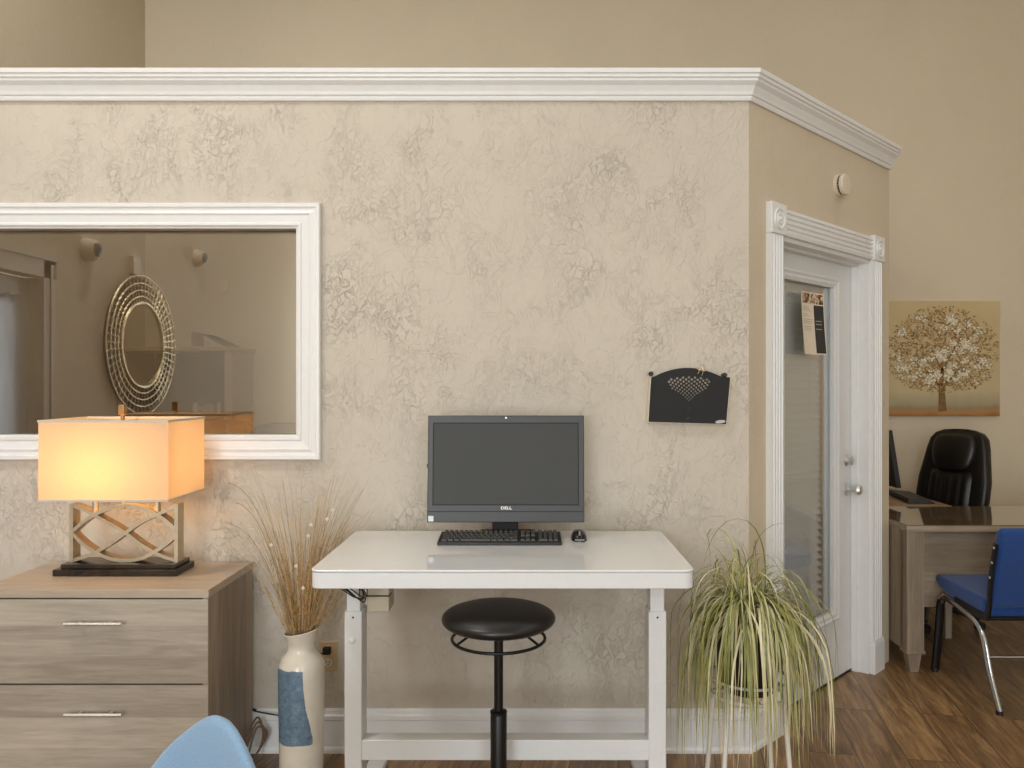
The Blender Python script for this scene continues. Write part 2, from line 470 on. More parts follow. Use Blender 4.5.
# rear wall with window openings
def holed(x0, x1, z0, z1, holes, y0, y1):
    m = MB(); xs = sorted({x0, x1, *[h[0] for h in holes], *[h[1] for h in holes]}); zs = sorted({z0, z1, *[h[2] for h in holes], *[h[3] for h in holes]})
    for i in range(len(xs)-1):
        for j in range(len(zs)-1):
            cx, cz = (xs[i]+xs[i+1])/2, (zs[j]+zs[j+1])/2
            if any(h[0] < cx < h[1] and h[2] < cz < h[3] for h in holes): continue
            m.box(xs[i], xs[i+1], y0, y1, zs[j], zs[j+1])
    return m
holes = [(-2.6, -0.7, 0.12, 3.05), (1.25, 3.15, 0.12, 3.05), (-1.9, 3.1, 3.45, 3.98)]
struct(holed(XL, XR, 0, CEIL, holes, YR-0.15, YR).build('wall_rear', M_wall_b), 'tan wall with tall windows behind the viewer', 'wall')
for k, h in enumerate(holes):
    m = MB()
    m.box(h[0], h[0]+0.05, YR-0.04, YR+0.015, h[2], h[3]).box(h[1]-0.05, h[1], YR-0.04, YR+0.015, h[2], h[3])
    m.box(h[0], h[1], YR-0.04, YR+0.015, h[2], h[2]+0.05).box(h[0], h[1], YR-0.04, YR+0.015, h[3]-0.05, h[3])
    xm = (h[0]+h[1])/2; m.box(xm-0.02, xm+0.02, YR-0.04, YR+0.01, h[2], h[3])
    if k < 2: m.box(h[0], h[1], YR-0.04, YR+0.01, (h[2]+h[3])/2-0.02, (h[2]+h[3])/2+0.02)
    struct(m.build('window_%d' % (k+2), M_white), 'white framed window in the wall behind the viewer', 'window')

# partition wall, with the interior window
WX0, WX1, WZ0, WZ1 = -2.46, -0.935, 1.258, 2.085
m = holed(XL, XC, 0, PH, [(WX0, WX1, WZ0, WZ1)], YW, YW+0.12)
struct(m.build('wall_front', M_wall), 'cream trowel textured partition wall behind the white desk', 'wall')
# angled wall with the door opening, in its own frame: x along the wall, y into it
T0, T1, DH = 0.25, 1.195, 2.092
m = holed(0, 1.443, 0, PH, [(T0, T1, 0, DH)], 0, 0.12)
m2 = MB()
m2.v, m2.f, m2.mi = m.v, m.f, m.mi
struct(m2.build('wall_angled', M_wall_a, loc=(XC, YW, 0), rotz=D45), 'tan angled wall with the white door', 'wall')
# wedge that closes the back of the corner joint and the return wall to the back wall
struct(MB().prism([(XC, YW+0.001), (XC, YW+0.12), (XC-0.084, YW+0.086)], 'z', 0.0, PH-0.001).build('trim_2', M_wall_a), 'plaster joint behind the wall corner', 'trim')
struct(MB().box(XE-0.12, XE, YE+0.002, YB, 0, PH).build('wall_office', M_wall_b), 'short wall running back from the door wall', 'wall')

# window_1 : picture frame moulding + pane
FX1, FZ0, FZ1 = PX(321.6, YW), PZ(459.5, YW), PZ(204, YW)
FX0 = WX0-0.115
win = struct(empty('window_1', ((WX0+WX1)/2, YW, WZ0)), 'wide interior window with stepped white frame', 'window')
def frame_loft(x0, x1, z0, z1, prof):
    """mitred picture frame; prof: (distance in from outer edge, y)"""
    rings = []
    for (cx, cz, sx, sz) in ((x0, z0, 1, 1), (x1, z0, -1, 1), (x1, z1, -1, -1), (x0, z1, 1, -1)):
        rings.append([(cx+sx*d, y, cz+sz*d) for d, y in prof])
    return rings
W = FX1-WX1
prof = [(0, YW+0.0), (0, YW-0.022), (0.004, YW-0.027), (0.016, YW-0.027), (0.020, YW-0.021), (0.030, YW-0.019), (0.042, YW-0.023),
        (0.048, YW-0.017), (0.075, YW-0.013), (0.081, YW-0.018), (0.088, YW-0.018), (0.093, YW-0.010), (W+0.004, YW-0.008), (W+0.004, YW+0.05), (W-0.004, YW+0.05), (W-0.004, YW)]
MB().loft(frame_loft(FX0, FX1, FZ0, FZ1, prof), cap=False, closed=True).build('window_frame', M_white, win, world=True)
MB().box(WX0+0.001, WX1-0.001, YW+0.036, YW+0.042, WZ0+0.001, WZ1-0.001).build('window_pane', pane_mat('office_window_glass', (0.66, 0.63, 0.59), 0.19, (1, 0.96, 0.9)), win, world=True)

# crown moulding over both walls (mitred at the corner)
CB = PZ(101.5, YW)      # bottom
cp = [(0, 0), (0.012, 0), (0.016, 0.010), (0.016, 0.016), (0.022, 0.020), (0.026, 0.032), (0.036, 0.052), (0.050, 0.066), (0.052, 0.074), (0.058, 0.078),
      (0.060, 0.088), (0.066, 0.092), (0.068, 0.108), (0, 0.108)]
tn = math.tan(D45/2)
rings = []
for kind in ('L', 'C', 'R'):
    r = []
    for d, z in cp:
        if kind == 'L': p = (XL+0.001, YW-d, CB+z)
        elif kind == 'C': p = (XC+d*tn, YW-d, CB+z)
        else: p = (XE+d*math.sin(D45), YE-d*math.cos(D45), CB+z)
        r.append(p)
    rings.append(r)
struct(MB().loft(rings, True).build('trim_1', M_white), 'white crown moulding along the top of the partition', 'trim')
# flat ledge on top of the partition
# baseboards
bp = [(0, 0), (0.022, 0), (0.022, 0.012), (0.018, 0.022), (0.014, 0.024), (0.014, 0.128), (0.017, 0.132), (0.017, 0.146), (0.010, 0.152), (0.009, 0.164), (0.004, 0.172), (0, 0.172)]
def base_run(name, pts_fn, mat, label):
    m = MB().loft([[pts_fn(k, d, z) for d, z in bp] for k in range(2)], True)
    return struct(m.build(name, mat), label, 'baseboard')
base_run('baseboard_front', lambda k, d, z: (XL if k == 0 else XC+d*tn, YW-d, z), M_white, 'white baseboard under the textured wall')
def ang(t, d, z): return (XC+math.cos(D45)*t+d*math.sin(D45), YW+math.sin(D45)*t-d*math.cos(D45), z)
base_run('baseboard_angled', lambda k, d, z: ang(d*tn if k == 0 else 0.126, d, z), M_white, 'short white baseboard beside the door')
base_run('baseboard_back', lambda k, d, z: (XE if k == 0 else XR, YB-d, z), M_white, 'white baseboard on the back wall')
base_run('baseboard_left', lambda k, d, z: (XL+d, YR if k == 0 else DY0-0.12, z), M_white, 'white baseboard on the left wall')

# ---------------------------------------------------------------- door_1 in the angled wall
door = struct(empty('door_1', (XC, YW, 0), D45), 'white glazed door with fluted casing and corner rosettes', 'door')
CW = 0.118
def fluted(axis, a, b, c0, c1):
    """fluted casing; section across c0..c1, protruding to y=-0.02"""
    wd = c1-c0; pr = [(c0, 0), (c0, -0.018), (c0+0.012, -0.022)]
    n = 4; st = (wd-0.024)/n
    for k in range(n):
        x = c0+0.012+k*st
        pr += [(x+st*0.15, -0.022), (x+st*0.3, -0.014), (x+st*0.7, -0.014), (x+st*0.85, -0.022)]
    pr += [(c1-0.012, -0.022), (c1, -0.018), (c1, 0)]
    m = MB()
    if axis == 'z': m.loft([[(x, y, z) for x, y in pr] for z in (a, b)], True)
    else: m.loft([[(x2, y, z) for z, y in pr] for x2 in (a, b)], True)
    return m
for c0 in (T0-CW+0.006, T1-0.006):
    cs = fluted('z', 0.165, DH-0.004, c0, c0+CW).build('side_casing', M_white, door)
    MB().box(c0-0.004, c0+CW+0.004, -0.030, 0, 0, 0.150).prism([(-0.030, 0.150), (0, 0.150), (0, 0.170), (-0.022, 0.170)], 'x', c0-0.002, c0+CW+0.002).build('plinth_block', M_white, cs, bevel=0.003)
    m = MB().box(c0-0.005, c0+CW+0.005, -0.030, 0, DH-0.004, DH+CW+0.006)
    ro = m.build('corner_block', M_white, door, bevel=0.003)
    xc, zc = c0+CW/2, DH+CW/2
    m = MB()
    m.lathe([(0.046, -0.030), (0.044, -0.036), (0.038, -0.036), (0.035, -0.031), (0.026, -0.031), (0.023, -0.036), (0.018, -0.036), (0.014, -0.031), (0.011, -0.031), (0.008, -0.040), (0.001, -0.042)], 32, (xc, 0, zc), 'y', cap=False)
    m.build('rosette', M_white, ro, smooth=30)
fluted('x', T0+0.012, T1-0.012, DH, DH+CW-0.006).build('head_casing', M_white, door)
# jambs + stop
RD = 0.085      # how deep the slab sits
m = MB().box(T0-0.001, T0+0.018, 0, 0.13, 0, DH).box(T1-0.018, T1+0.001, 0, 0.13, 0, DH).box(T0, T1, 0, 0.13, DH-0.018, DH+0.001)
m.box(T1-0.030, T1-0.018, RD-0.035, RD-0.002, 0, DH-0.018).box(T0+0.018, T0+0.030, RD-0.035, RD-0.002, 0, DH-0.018).box(T0+0.018, T1-0.018, RD-0.035, RD-0.002, DH-0.030, DH-0.018)
m.build('jamb', M_white, door)
SX0, SX1 = T0+0.020, T1-0.020
GX0, GX1, GZ0, GZ1 = 0.445, 0.955, 0.345, 1.94
m = holed(SX0, SX1, 0.012, DH-0.020, [(GX0, GX1, GZ0, GZ1)], RD, RD+0.042)
slab = m.build('slab', M_white_door, door)
lf = [(0, RD), (0, RD-0.014), (0.010, RD-0.018), (0.020, RD-0.012), (0.032, RD-0.014), (0.048, RD-0.006), (0.048, RD+0.012), (0.040, RD+0.012), (0.040, RD)]
MB().loft(frame_loft(GX0-0.045, GX1+0.045, GZ0-0.045, GZ1+0.045, lf), cap=False, closed=True).build('lite_frame', M_white_door, door)
MB().box(GX0, GX1, RD+0.016, RD+0.020, GZ0, GZ1).build('glass_pane', pane_mat('door_glass', (0.99, 1.0, 1.0), 0.02), door)
m = MB().box(SX0, SX1, RD-0.004, RD+0.05, 0.0, 0.012)
m.build('threshold', M_blackmetal, door)
hx = 1.115
m = MB().lathe([(0.031, 0), (0.031, -0.006), (0.024, -0.012), (0.024, -0.030), (0.017, -0.034), (0.001, -0.035)], 24, (hx, RD, PZ(460, 4.0)), 'y', cap=False)
m.build('deadbolt', M_steel, door, smooth=30)
m = MB().lathe([(0.032, 0), (0.032, -0.006), (0.014, -0.012), (0.011, -0.030), (0.012, -0.042), (0.024, -0.050), (0.027, -0.062), (0.022, -0.074), (0.001, -0.077)], 24, (hx, RD, PZ(489, 4.0)), 'y', cap=False)
m.build('door_knob', M_steel, door, smooth=30)

# blind on the far side of the door glass
bl = tag(empty('window_blind', (XC, YW, 0), D45), 'grey-white horizontal slat blind behind the glass of the door', 'blind')
M_blind = plain('blind_slat', (240, 240, 238), 0.5, var=0.02)
bx0, bx1 = 0.40, 0.925
m = MB(); n = 46; ztop = 1.975; step = 0.0365
for k in range(n):
    z = ztop - k*step
    a = R(72 if k < 25 else 72-min(34, (k-25)*2.6))
    hw = 0.0225
    dy, dz = hw*math.cos(a), hw*math.sin(a)
    y = RD+0.056
    # slat: near edge up, curved slightly
    p = [(-dy, -dz), (-dy*0.3-0.002, -dz*0.3+0.001), (dy*0.3-0.002, dz*0.3+0.001), (dy, dz)]
    top = [(y+u, z+v) for u, v in p]; bot = [(y+u+0.0015, z+v-0.001) for u, v in reversed(p)]
    m.prism(top+bot, 'x', bx0, bx1)
m.build('slats', M_blind, bl)
MB().box(bx0, bx1, RD+0.044, RD+0.084, ztop+0.03, ztop+0.07).build('head_rail', M_blind, bl, bevel=0.003)
MB().box(bx0, bx1, RD+0.046, RD+0.074, ztop-n*step-0.012, ztop-n*step+0.006).build('bottom_rail', M_blind, bl, bevel=0.003)
m = MB()
for x in (0.50, 0.80):
    m.tube([(x, RD+0.046, ztop+0.04), (x, RD+0.046, ztop-n*step)], 0.0012, 5)
m.build('cord', M_blind, bl)

# flyer taped to the door glass
fl = tag(empty('flyer', (XC, YW, 0), D45), 'cream and black printed flyer stuck on the door glass', 'flyer')
fx0, fx1, fz0, fz1 = 0.585, 0.815, PZ(354.5, 3.70), PZ(292.5, 3.70)
def curl(x, z):
    u = (x-fx0)/(fx1-fx0)*2-1; t = (z-fz0)/(fz1-fz0)
    return RD-0.006 - 0.030*(1-t)**1.5*0.6 - 0.012*u*u
def sheet(x0, x1, z0, z1, off, nx=8, nz=10):
    m = MB(); vs = []; fs = []
    for s_ in (0, 1):
        for j in range(nz+1):
            for i in range(nx+1):
                x = x0+(x1-x0)*i/nx; z = z0+(z1-z0)*j/nz
                vs.append((x, curl(x, z)-off+0.0005*s_, z))
    K = (nx+1)*(nz+1)
    for j in range(nz):
        for i in range(nx):
            a = j*(nx+1)+i
            fs.append((a, a+1, a+nx+2, a+nx+1)); fs.append((K+a, K+a+nx+1, K+a+nx+2, K+a+1))
    bd = [i for i in range(nx+1)] + [j*(nx+1)+nx for j in range(1, nz+1)] + [nz*(nx+1)+i for i in range(nx-1, -1, -1)] + [j*(nx+1) for j in range(nz-1, 0, -1)]
    for q in range(len(bd)):
        a, b = bd[q], bd[(q+1) % len(bd)]; fs.append((a, K+a, K+b, b))
    return m.add(vs, fs)
sheet(fx0, fx1, fz0, fz1, 0).build('sheet', M_paper, fl, smooth=60)
fw, fh = fx1-fx0, fz1-fz0
sheet(fx0+fw*0.62, fx1-fw*0.03, fz0+fh*0.02, fz0+fh*0.80, 0.0012).build('dark_panel', M_dark, fl, smooth=60)
mm, nt, b = new_mat('flyer_photo')
r = ramp(nt, noise(nt, coords(nt), 34, 2), [(0.36, lin((30, 26, 24))), (0.47, lin((150, 100, 60))), (0.56, lin((232, 214, 188))), (0.66, lin((40, 34, 30)))])
nt.links.new(r.outputs[0], b.inputs['Base Color'])
sheet(fx0+fw*0.05, fx1-fw*0.03, fz0+fh*0.82, fz0+fh*0.98, 0.0012).build('photo_header', mm, fl, smooth=60)
m = MB(); z = fz0+fh*0.76
rnd = random.Random(3)
while z > fz0+fh*0.34:
    L = rnd.uniform(0.25, 0.5)
    s1 = sheet(fx0+fw*0.08, fx0+fw*(0.08+L), z-0.0018, z, 0.0012, 3, 1); m.add(s1.v, s1.f)
    z -= 0.0085 if rnd.random() > 0.25 else 0.016
for zc in (0.42, 0.50, 0.55):
    s1 = sheet(fx0+fw*0.66, fx0+fw*0.88, fz0+fh*zc-0.004, fz0+fh*zc, 0.002, 3, 1); m.add(s1.v, s1.f)
m.build('text_lines', M_ink, fl)

# smoke detector on the angled wall
t = 0.822; zz = PZ(185.5, 3.73)
sd = tag(empty('smoke_detector', (XC, YW, zz), D45), 'round ivory smoke detector on the wall above the door', 'smoke detector')
MB().lathe([(0.052, 0), (0.052, -0.012), (0.047, -0.014)], 32, (t, 0, 0), 'y').build('base_plate', M_ivory, sd, smooth=30)
m = MB()
for k in range(20):
    a = 2*math.pi*k/20
    m.tube([(t+0.043*math.cos(a), -0.013, 0.043*math.sin(a)), (t+0.043*math.cos(a), -0.026, 0.043*math.sin(a))], 0.003, 5)
m.lathe([(0.036, -0.012), (0.036, -0.027)], 24, (t, 0, 0), 'y')
m.build('vent_grille', M_dark, sd)
MB().lathe([(0.049, -0.024), (0.050, -0.036), (0.046, -0.042), (0.020, -0.044), (0.001, -0.044)], 32, (t, 0, 0), 'y').build('cover', M_ivory, sd, smooth=30)
MB().lathe([(0.006, -0.043), (0.005, -0.0465), (0.001, -0.047)], 12, (t-0.006, 0, 0.016), 'y').build('test_button', M_beige, sd)

# ---------------------------------------------------------------- door_2 in the left wall (seen mirrored in the window)
d2 = struct(empty('door_2', (XL, (DY0+DY1)/2, 0)), 'glazed door with white curtain in the left wall', 'door')
m = MB()
for y0 in (DY0-0.11, DY1): m.box(XL, XL+0.022, y0, y0+0.11, 0, 2.18).box(XL, XL+0.028, y0+0.02, y0+0.05, 0, 2.15)
m.box(XL, XL+0.022, DY0-0.11, DY1+0.11, 2.07, 2.18).box(XL, XL+0.030, DY0-0.13, DY1+0.13, 2.17, 2.20)
m.build('casing', plain('taupe_trim', (196, 184, 164), 0.5), d2, world=True)
hm = holed(DY0+0.01, DY1-0.01, 0.01, 2.06, [(DY0+0.16, DY1-0.16, 0.3, 1.92)], 0, 0.042)
m = MB(); m.v = [(XL-0.10+y, x, z) for x, y, z in hm.v]; m.f = hm.f; m.mi = hm.mi
m.build('slab', M_white_door, d2, world=True)
MB().box(XL-0.084, XL-0.080, DY0+0.16, DY1-0.16, 0.3, 1.92).build('glass_pane', pane_mat('side_door_glass', (0.95, 0.96, 0.96), 0.05), d2, world=True)
cu = MB(); rings = []
n = 60
pts = []
for k in range(n+1):
    y = DY0+0.12+(DY1-DY0-0.24)*k/n
    pts.append((XL-0.045+0.012*math.sin(k*0.9)+0.005*math.sin(k*2.3), y))
o_ = [(x, y) for x, y in pts]+[(x+0.002, y) for x, y in reversed(pts)]
MB().prism(o_, 'z', 0.28, 1.96).build('curtain', translucent('white_sheer', (236, 236, 236), (230, 232, 236)), None, smooth=60)
c = bpy.data.objects['curtain']; tag(c, 'white gathered curtain hanging over the glass of the side door', 'curtain')
MB().tube([(XL-0.045, DY0+0.1, 1.955), (XL-0.045, DY1-0.1, 1.955)], 0.006, 8).build('curtain_rod', M_white, d2, world=True)

# ================================================================ STANDING DESK
DX0, DX1, DF, DB, DZ = -0.684, 0.501, 2.43, 3.075, 0.894
dk = tag(empty('standing_desk', ((DX0+DX1)/2, (DF+DB)/2, 0)), 'white standing desk with glass top holding the all-in-one computer', 'desk')
gt = MB().prism(rrect(DX0-0.002, DX1+0.002, DF-0.002, DB+0.002, 0.032), 'z', DZ-0.007, DZ).build('glass_top', M_deskglass, dk, world=True, bevel=0.002)
MB().prism(rrect(DX0, DX1, DF, DB, 0.030), 'z', DZ-0.058, DZ-0.009).prism(rrect(DX0+0.004, DX1-0.004, DF+0.004, DB-0.004, 0.036), 'z', DZ-0.010, DZ-0.006).build('apron', M_desk, dk, world=True, bevel=0.002)
LY0, LY1 = 2.61, 2.695
LX = ((PX(344.3, LY0), PX(361.7, LY0)), (PX(648.6, LY0), PX(666.5, LY0)))
zj = PZ(611.5, LY0)
for k, (x0, x1) in enumerate(LX):
    s_ = 1 if k == 0 else -1
    lg = MB().box(x0, x1, LY0, LY1, 0.03, zj).build('leg', M_desk, dk, world=True, bevel=0.004)
    MB().box(x0+0.006, x1-0.006, LY0+0.006, LY1-0.006, zj-0.05, DZ-0.056).build('inner_column', M_desk, lg, world=True, bevel=0.003)
    if k == 0:
        xm = (x0+x1)/2
        MB().lathe([(0.011, LY0+0.001), (0.011, LY0-0.006), (0.006, LY0-0.010), (0.001, LY0-0.010)], 20, (xm-0.002, 0, PZ(640, LY0)), 'y').build('bolt', M_white, lg, world=True, smooth=30)
    MB().lathe([(0.0035, LY0+0.001), (0.0035, LY0-0.0015)], 10, ((x0+x1)/2, 0, PZ(617.5, LY0)), 'y').build('screw', M_dark, lg, world=True)
    xm = (x0+x1)/2
    m = MB()
    m.prism([(DF+0.06, 0.0), (DB-0.02, 0.0), (DB-0.02, 0.022), (LY1+0.06, 0.045), (LY0-0.06, 0.045), (DF+0.06, 0.022)], 'x', xm-0.034, xm+0.034)
    m.build('foot', M_desk, dk, world=True, bevel=0.004)
MB().box(LX[0][1]-0.002, LX[1][0]+0.002, LY0+0.003, LY1-0.025, PZ(761, LY0), PZ(740.5, LY0)).build('crossbar', M_desk, dk, world=True, bevel=0.003)
MB().box(LX[0][1]-0.03, LX[1][0]+0.03, LY0+0.2, LY0+0.26, DZ-0.098, DZ-0.058).build('rear_rail', M_desk, dk, world=True, bevel=0.003)
m = MB().box(PX(366.9, 2.66), PX(389, 2.66), 2.66, 2.76, PZ(612.5, 2.66), DZ-0.058)
cb = m.build('control_box', M_beige, dk, world=True, bevel=0.004)
MB().box(PX(366.5, 2.655), PX(389.3, 2.655), 2.6565, 2.70, PZ(596.5, 2.66), PZ(595.2, 2.66)).build('seam', M_dark, cb, world=True)
# cable bundle hanging under the desktop
rnd = random.Random(5)
m = MB()
for k in range(5):
    x0 = -0.635+rnd.uniform(-0.01, 0.02); y0 = 2.565+0.01*k-0.02
    a_, b2_ = rnd.uniform(-.012, .012), rnd.uniform(-.012, .012)
    L = [(x0+0.030+a_, y0, DZ-0.062), (x0+0.0+a_, y0, DZ-0.078+b2_*0.5), (x0+0.025+b2_, y0, DZ-0.100+a_), (x0+0.065+a_, y0, DZ-0.130+b2_), (x0+0.082, y0, DZ-0.118+a_), (x0+0.072+b2_, y0, DZ-0.085+b2_), (x0+0.078+b2_, y0, DZ-0.062)]
    m.tube(smoothline(L, 5), 0.0018, 6)
tag(m.build('cable_bundle', M_black, smooth=60), 'tangled black cables hanging under the left end of the white desk', 'cable')

# ---------------------------------------------------------------- all-in-one computer
MY = 2.905
aio = tag(empty('all_in_one_computer', (PX(505, 2.97), 2.98, DZ)), 'dark grey all-in-one computer with blank screen on the white desk', 'computer')
zt, zb = PZ(415.5, MY), PZ(522.5, MY)
xl, xr = PX(427, MY), PX(584.5, MY)
th = R(4.5)   # leaning back
hh = zt-zb
m = MB()
def aioP(u, d, v):       # u across, d depth from the front face, v height up the face
    return (xl+u, MY+math.sin(th)*v+math.cos(th)*d, zb+math.cos(th)*v-math.sin(th)*d)
def aiobox(m, u0, u1, d0, d1, v0, v1, mi=0):
    vs = [aioP(u, d, v) for v in (v0, v1) for d in (d0, d1) for u in (u0, u1)]
    m.add(vs, [(0, 2, 3, 1), (4, 5, 7, 6), (0, 1, 5, 4), (2, 6, 7, 3), (0, 4, 6, 2), (1, 3, 7, 5)], mi)
wd = xr-xl
aiobox(m, 0, wd, 0, 0.028, 0, hh)
aiobox(m, 0.05, wd-0.05, 0.028, 0.060, 0.05, hh-0.05)
m.build('housing', M_bezel, aio, world=True, bevel=0.003)
sx0, sx1, sv0, sv1 = 0.0225, wd-0.0235, hh*(522.5-504.5)/107, hh*(522.5-423.6)/107
m = MB(); aiobox(m, sx0, sx1, -0.0012, 0.002, sv0, sv1)
scr = m.build('screen', M_greyscreen, aio, world=True)
m = MB()
for a in ((sx0-0.003, sx1+0.003, sv1, sv1+0.003), (sx0-0.003, sx1+0.003, sv0-0.003, sv0), (sx0-0.003, sx0, sv0, sv1), (sx1, sx1+0.003, sv0, sv1)):
    aiobox(m, a[0], a[1], -0.002, 0.002, a[2], a[3])
m.build('screen_border', M_black, aio, world=True)
m = MB(); aiobox(m, 0.001, wd-0.001, -0.001, 0.003, hh*0.098, hh*0.104)
m.build('speaker_groove', M_black, aio, world=True)
m = MB(); aiobox(m, 0.0045, 0.0235, -0.0008, 0.003, 0.004, 0.024)
m.build('sticker', plain('silver_sticker', (176, 178, 180), 0.35, 0.2), aio, world=True)
m = MB(); aiobox(m, wd*0.5-0.003, wd*0.5+0.003, -0.001, 0.002, hh*0.972, hh*0.985)
m.build('webcam', M_steel, aio, world=True)
m = MB(); aiobox(m, -0.004, 0.001, 0.008, 0.018, hh*0.51, hh*0.545)
m.build('side_button', M_bezel, aio, world=True)
def text_mesh(name, txt, size, mat, parent, xform, ext=0.0004):
    cu = bpy.data.curves.new(name, 'FONT'); cu.body = txt; cu.size = size; cu.extrude = ext
    cu.align_x = 'CENTER'; cu.align_y = 'CENTER'; cu.offset = size*0.03
    tmp = bpy.data.objects.new(name+'_tmp', cu); COL.objects.link(tmp)
    dg = bpy.context.evaluated_depsgraph_get()
    me = bpy.data.meshes.new_from_object(tmp.evaluated_get(dg)); bpy.data.objects.remove(tmp)
    vs = [xform(v.co) for v in me.vertices]; fs = [tuple(p.vertices) for p in me.polygons]
    m = MB(); m.add(vs, fs)
    return m.build(name, mat, parent, world=True)
text_mesh('logo', 'DELL', 0.0145, M_white, aio, lambda c: aioP(wd*0.503+c.x*1.25, -0.0012-c.z*0.3, hh*0.133+c.y))
ms = MB()
ms.box(PX(492.5, 2.95), PX(518, 2.95), 2.945, 2.975, DZ+0.008, DZ+0.12)
ms.build('stand_neck', M_black, aio, world=True, bevel=0.003)
MB().prism(rrect(PX(478, 2.9), PX(535, 2.9), 2.945, 3.06, 0.012), 'z', DZ, DZ+0.010).build('stand_base', M_bezel, aio, world=True, bevel=0.003)

# keyboard
KX0, KX1, KY0, KY1 = PX(437, 2.795), PX(561.8, 2.795), 2.795, 2.928
kb = tag(empty('keyboard', ((KX0+KX1)/2, (KY0+KY1)/2, DZ)), 'black keyboard lying on the white desk before the computer', 'keyboard')
MB().prism([(KY0, DZ), (KY1, DZ), (KY1, DZ+0.026), (KY0+0.006, DZ+0.013), (KY0, DZ+0.009)], 'x', KX0, KX1).build('keyboard_body', M_blackplastic, kb, world=True, bevel=0.003)
m = MB()
kw = 0.019
def kz(y): return DZ+0.013+(y-KY0)*0.0985
def key(x, y, wx, wy=0.019):
    x0, x1, y0, y1 = x+0.001, x+wx-0.001, y+0.001, y+wy-0.001
    z0, z1 = kz(y0)-0.001, kz(y1)-0.001
    q = 0.003; hgt = 0.0075
    vs = [(x0, y0, z0), (x1, y0, z0), (x1, y1, z1), (x0, y1, z1), (x0+q, y0+q*0.6, z0+hgt), (x1-q, y0+q*0.6, z0+hgt), (x1-q, y1-q, z1+hgt), (x0+q, y1-q, z1+hgt)]
    m.add(vs, [(0, 1, 5, 4), (1, 2, 6, 5), (2, 3, 7, 6), (3, 0, 4, 7), (4, 5, 6, 7)])
y = KY0+0.010
rows = [[1.25, 1.25, 1.25, 6.0, 1.25, 1.25, 1.25, 1.5], [2.25]+[1]*10+[2.75], [1.75]+[1]*11+[2.25], [1.5]+[1]*12+[1.5], [1]*13+[2], [1]*4+[1]*4+[1]*4+[1]*3]
for ri, row in enumerate(rows):
    x = KX0+0.012; yy = y+ri*0.0192+(0.004 if ri == 5 else 0)
    u = 0.0183
    for wk in row: key(x, yy, wk*u); x += wk*u
    x = KX0+0.012+15*u+0.008
    if ri in (0,): [key(x+i*u, yy, u) for i in range(3)]
    elif ri == 1: key(x+u, yy, u)
    elif ri in (3, 4, 5): [key(x+i*u, yy, u) for i in range(3)]
    x += 3*u+0.008
    if ri == 0: key(x, yy, 2*u); key(x+2*u, yy, u); key(x+3*u, yy, u)
    else: [key(x+i*u, yy, u) for i in range(4)]
m.build('keycaps', M_keys, kb, world=True)

# mouse
mx, my = PX(579, 2.9), 2.905
mo = tag(empty('computer_mouse', (mx, my, DZ)), 'small black and silver mouse right of the keyboard', 'mouse')
m = MB(); rings = []
for k in range(9):
    a = math.pi/2*k/8; zz = 0.033*math.sin(a); s_ = max(0.02, math.cos(a)**0.55)
    rings.append([(p[0], p[1]+0.006*zz/0.033, p[2]) for p in m.ring(mx, my, DZ+0.0005+zz, 0.029*s_, 0.050*s_, 28, 2.3)])
m.loft(rings, True)
m.build('mouse_shell', plain('glossy_black', (30, 30, 32), 0.15), mo, world=True, smooth=60)
MB().tube([(mx, my-0.040, DZ+0.0225), (mx, my-0.030, DZ+0.0285), (mx, my-0.02, DZ+0.031)], 0.0035, 8).build('scroll_wheel', M_steel, mo, world=True)
MB().box(mx-0.018, mx+0.018, my-0.052, my-0.046, DZ+0.004, DZ+0.011).build('silver_strip', plain('grey_strip', (120, 120, 120), 0.5), mo, world=True, bevel=0.002)

# ================================================================ STOOL
SY = 2.5; sx = PX(498.6, SY); sz = PZ(618.5, SY)
st = tag(empty('swivel_stool', (sx, SY, 0)), 'round black padded swivel stool in front of the white desk', 'stool')
m = MB(); rings = []
for k in range(17):
    a = -math.pi/2+math.pi*k/16
    r_ = 0.1805*max(0.0, math.cos(a))**0.55; h_ = 0.035*math.sin(a)+0.002
    if k in (0, 16): continue
    rings.append(m.ring(sx, SY, sz+h_, r_, r_, 48))
rings.insert(0, m.ring(sx, SY, sz-0.033, 0.02, 0.02, 48)); rings.append(m.ring(sx, SY, sz+0.0372, 0.02, 0.02, 48))
m.loft(rings, True)
m.build('seat', M_vinyl, st, world=True, smooth=60)
zr = PZ(638, SY)
MB().tube([(sx+0.147*math.cos(2*math.pi*k/40), SY+0.147*math.sin(2*math.pi*k/40), zr) for k in range(40)], 0.0052, 8, closed=True, cap=False).build('lift_ring', M_blackmetal, st, world=True, smooth=60)
m = MB()
for k in range(3):
    a = R(90+120*k); m.tube([(sx+0.147*math.cos(a), SY+0.147*math.sin(a), zr), (sx+0.09*math.cos(a), SY+0.09*math.sin(a), sz-0.032), (sx+0.04*math.cos(a), SY+0.04*math.sin(a), sz-0.034)], 0.004, 6)
m.lathe([(0.05, sz-0.040), (0.05, sz-0.030)], 24, (sx, SY, 0))
m.build('ring_bracket', M_blackmetal, st, world=True, smooth=40)
zc = PZ(711, SY)
MB().lathe([(0.0145, zc-0.1), (0.0145, sz-0.032)], 24, (sx, SY, 0)).build('gas_lift', M_blackmetal, st, world=True, smooth=40)
MB().lathe([(0.026, 0.13), (0.026, zc-0.012), (0.024, zc-0.008), (0.027, zc-0.006), (0.027, zc), (0.018, zc+0.004)], 28, (sx, SY, 0)).build('outer_column', M_blackmetal, st, world=True, smooth=40)
MB().lathe([(0.045, 0.08), (0.045, 0.125), (0.030, 0.14)], 24, (sx, SY, 0)).build('base_hub', M_blackmetal, st, world=True, smooth=40)
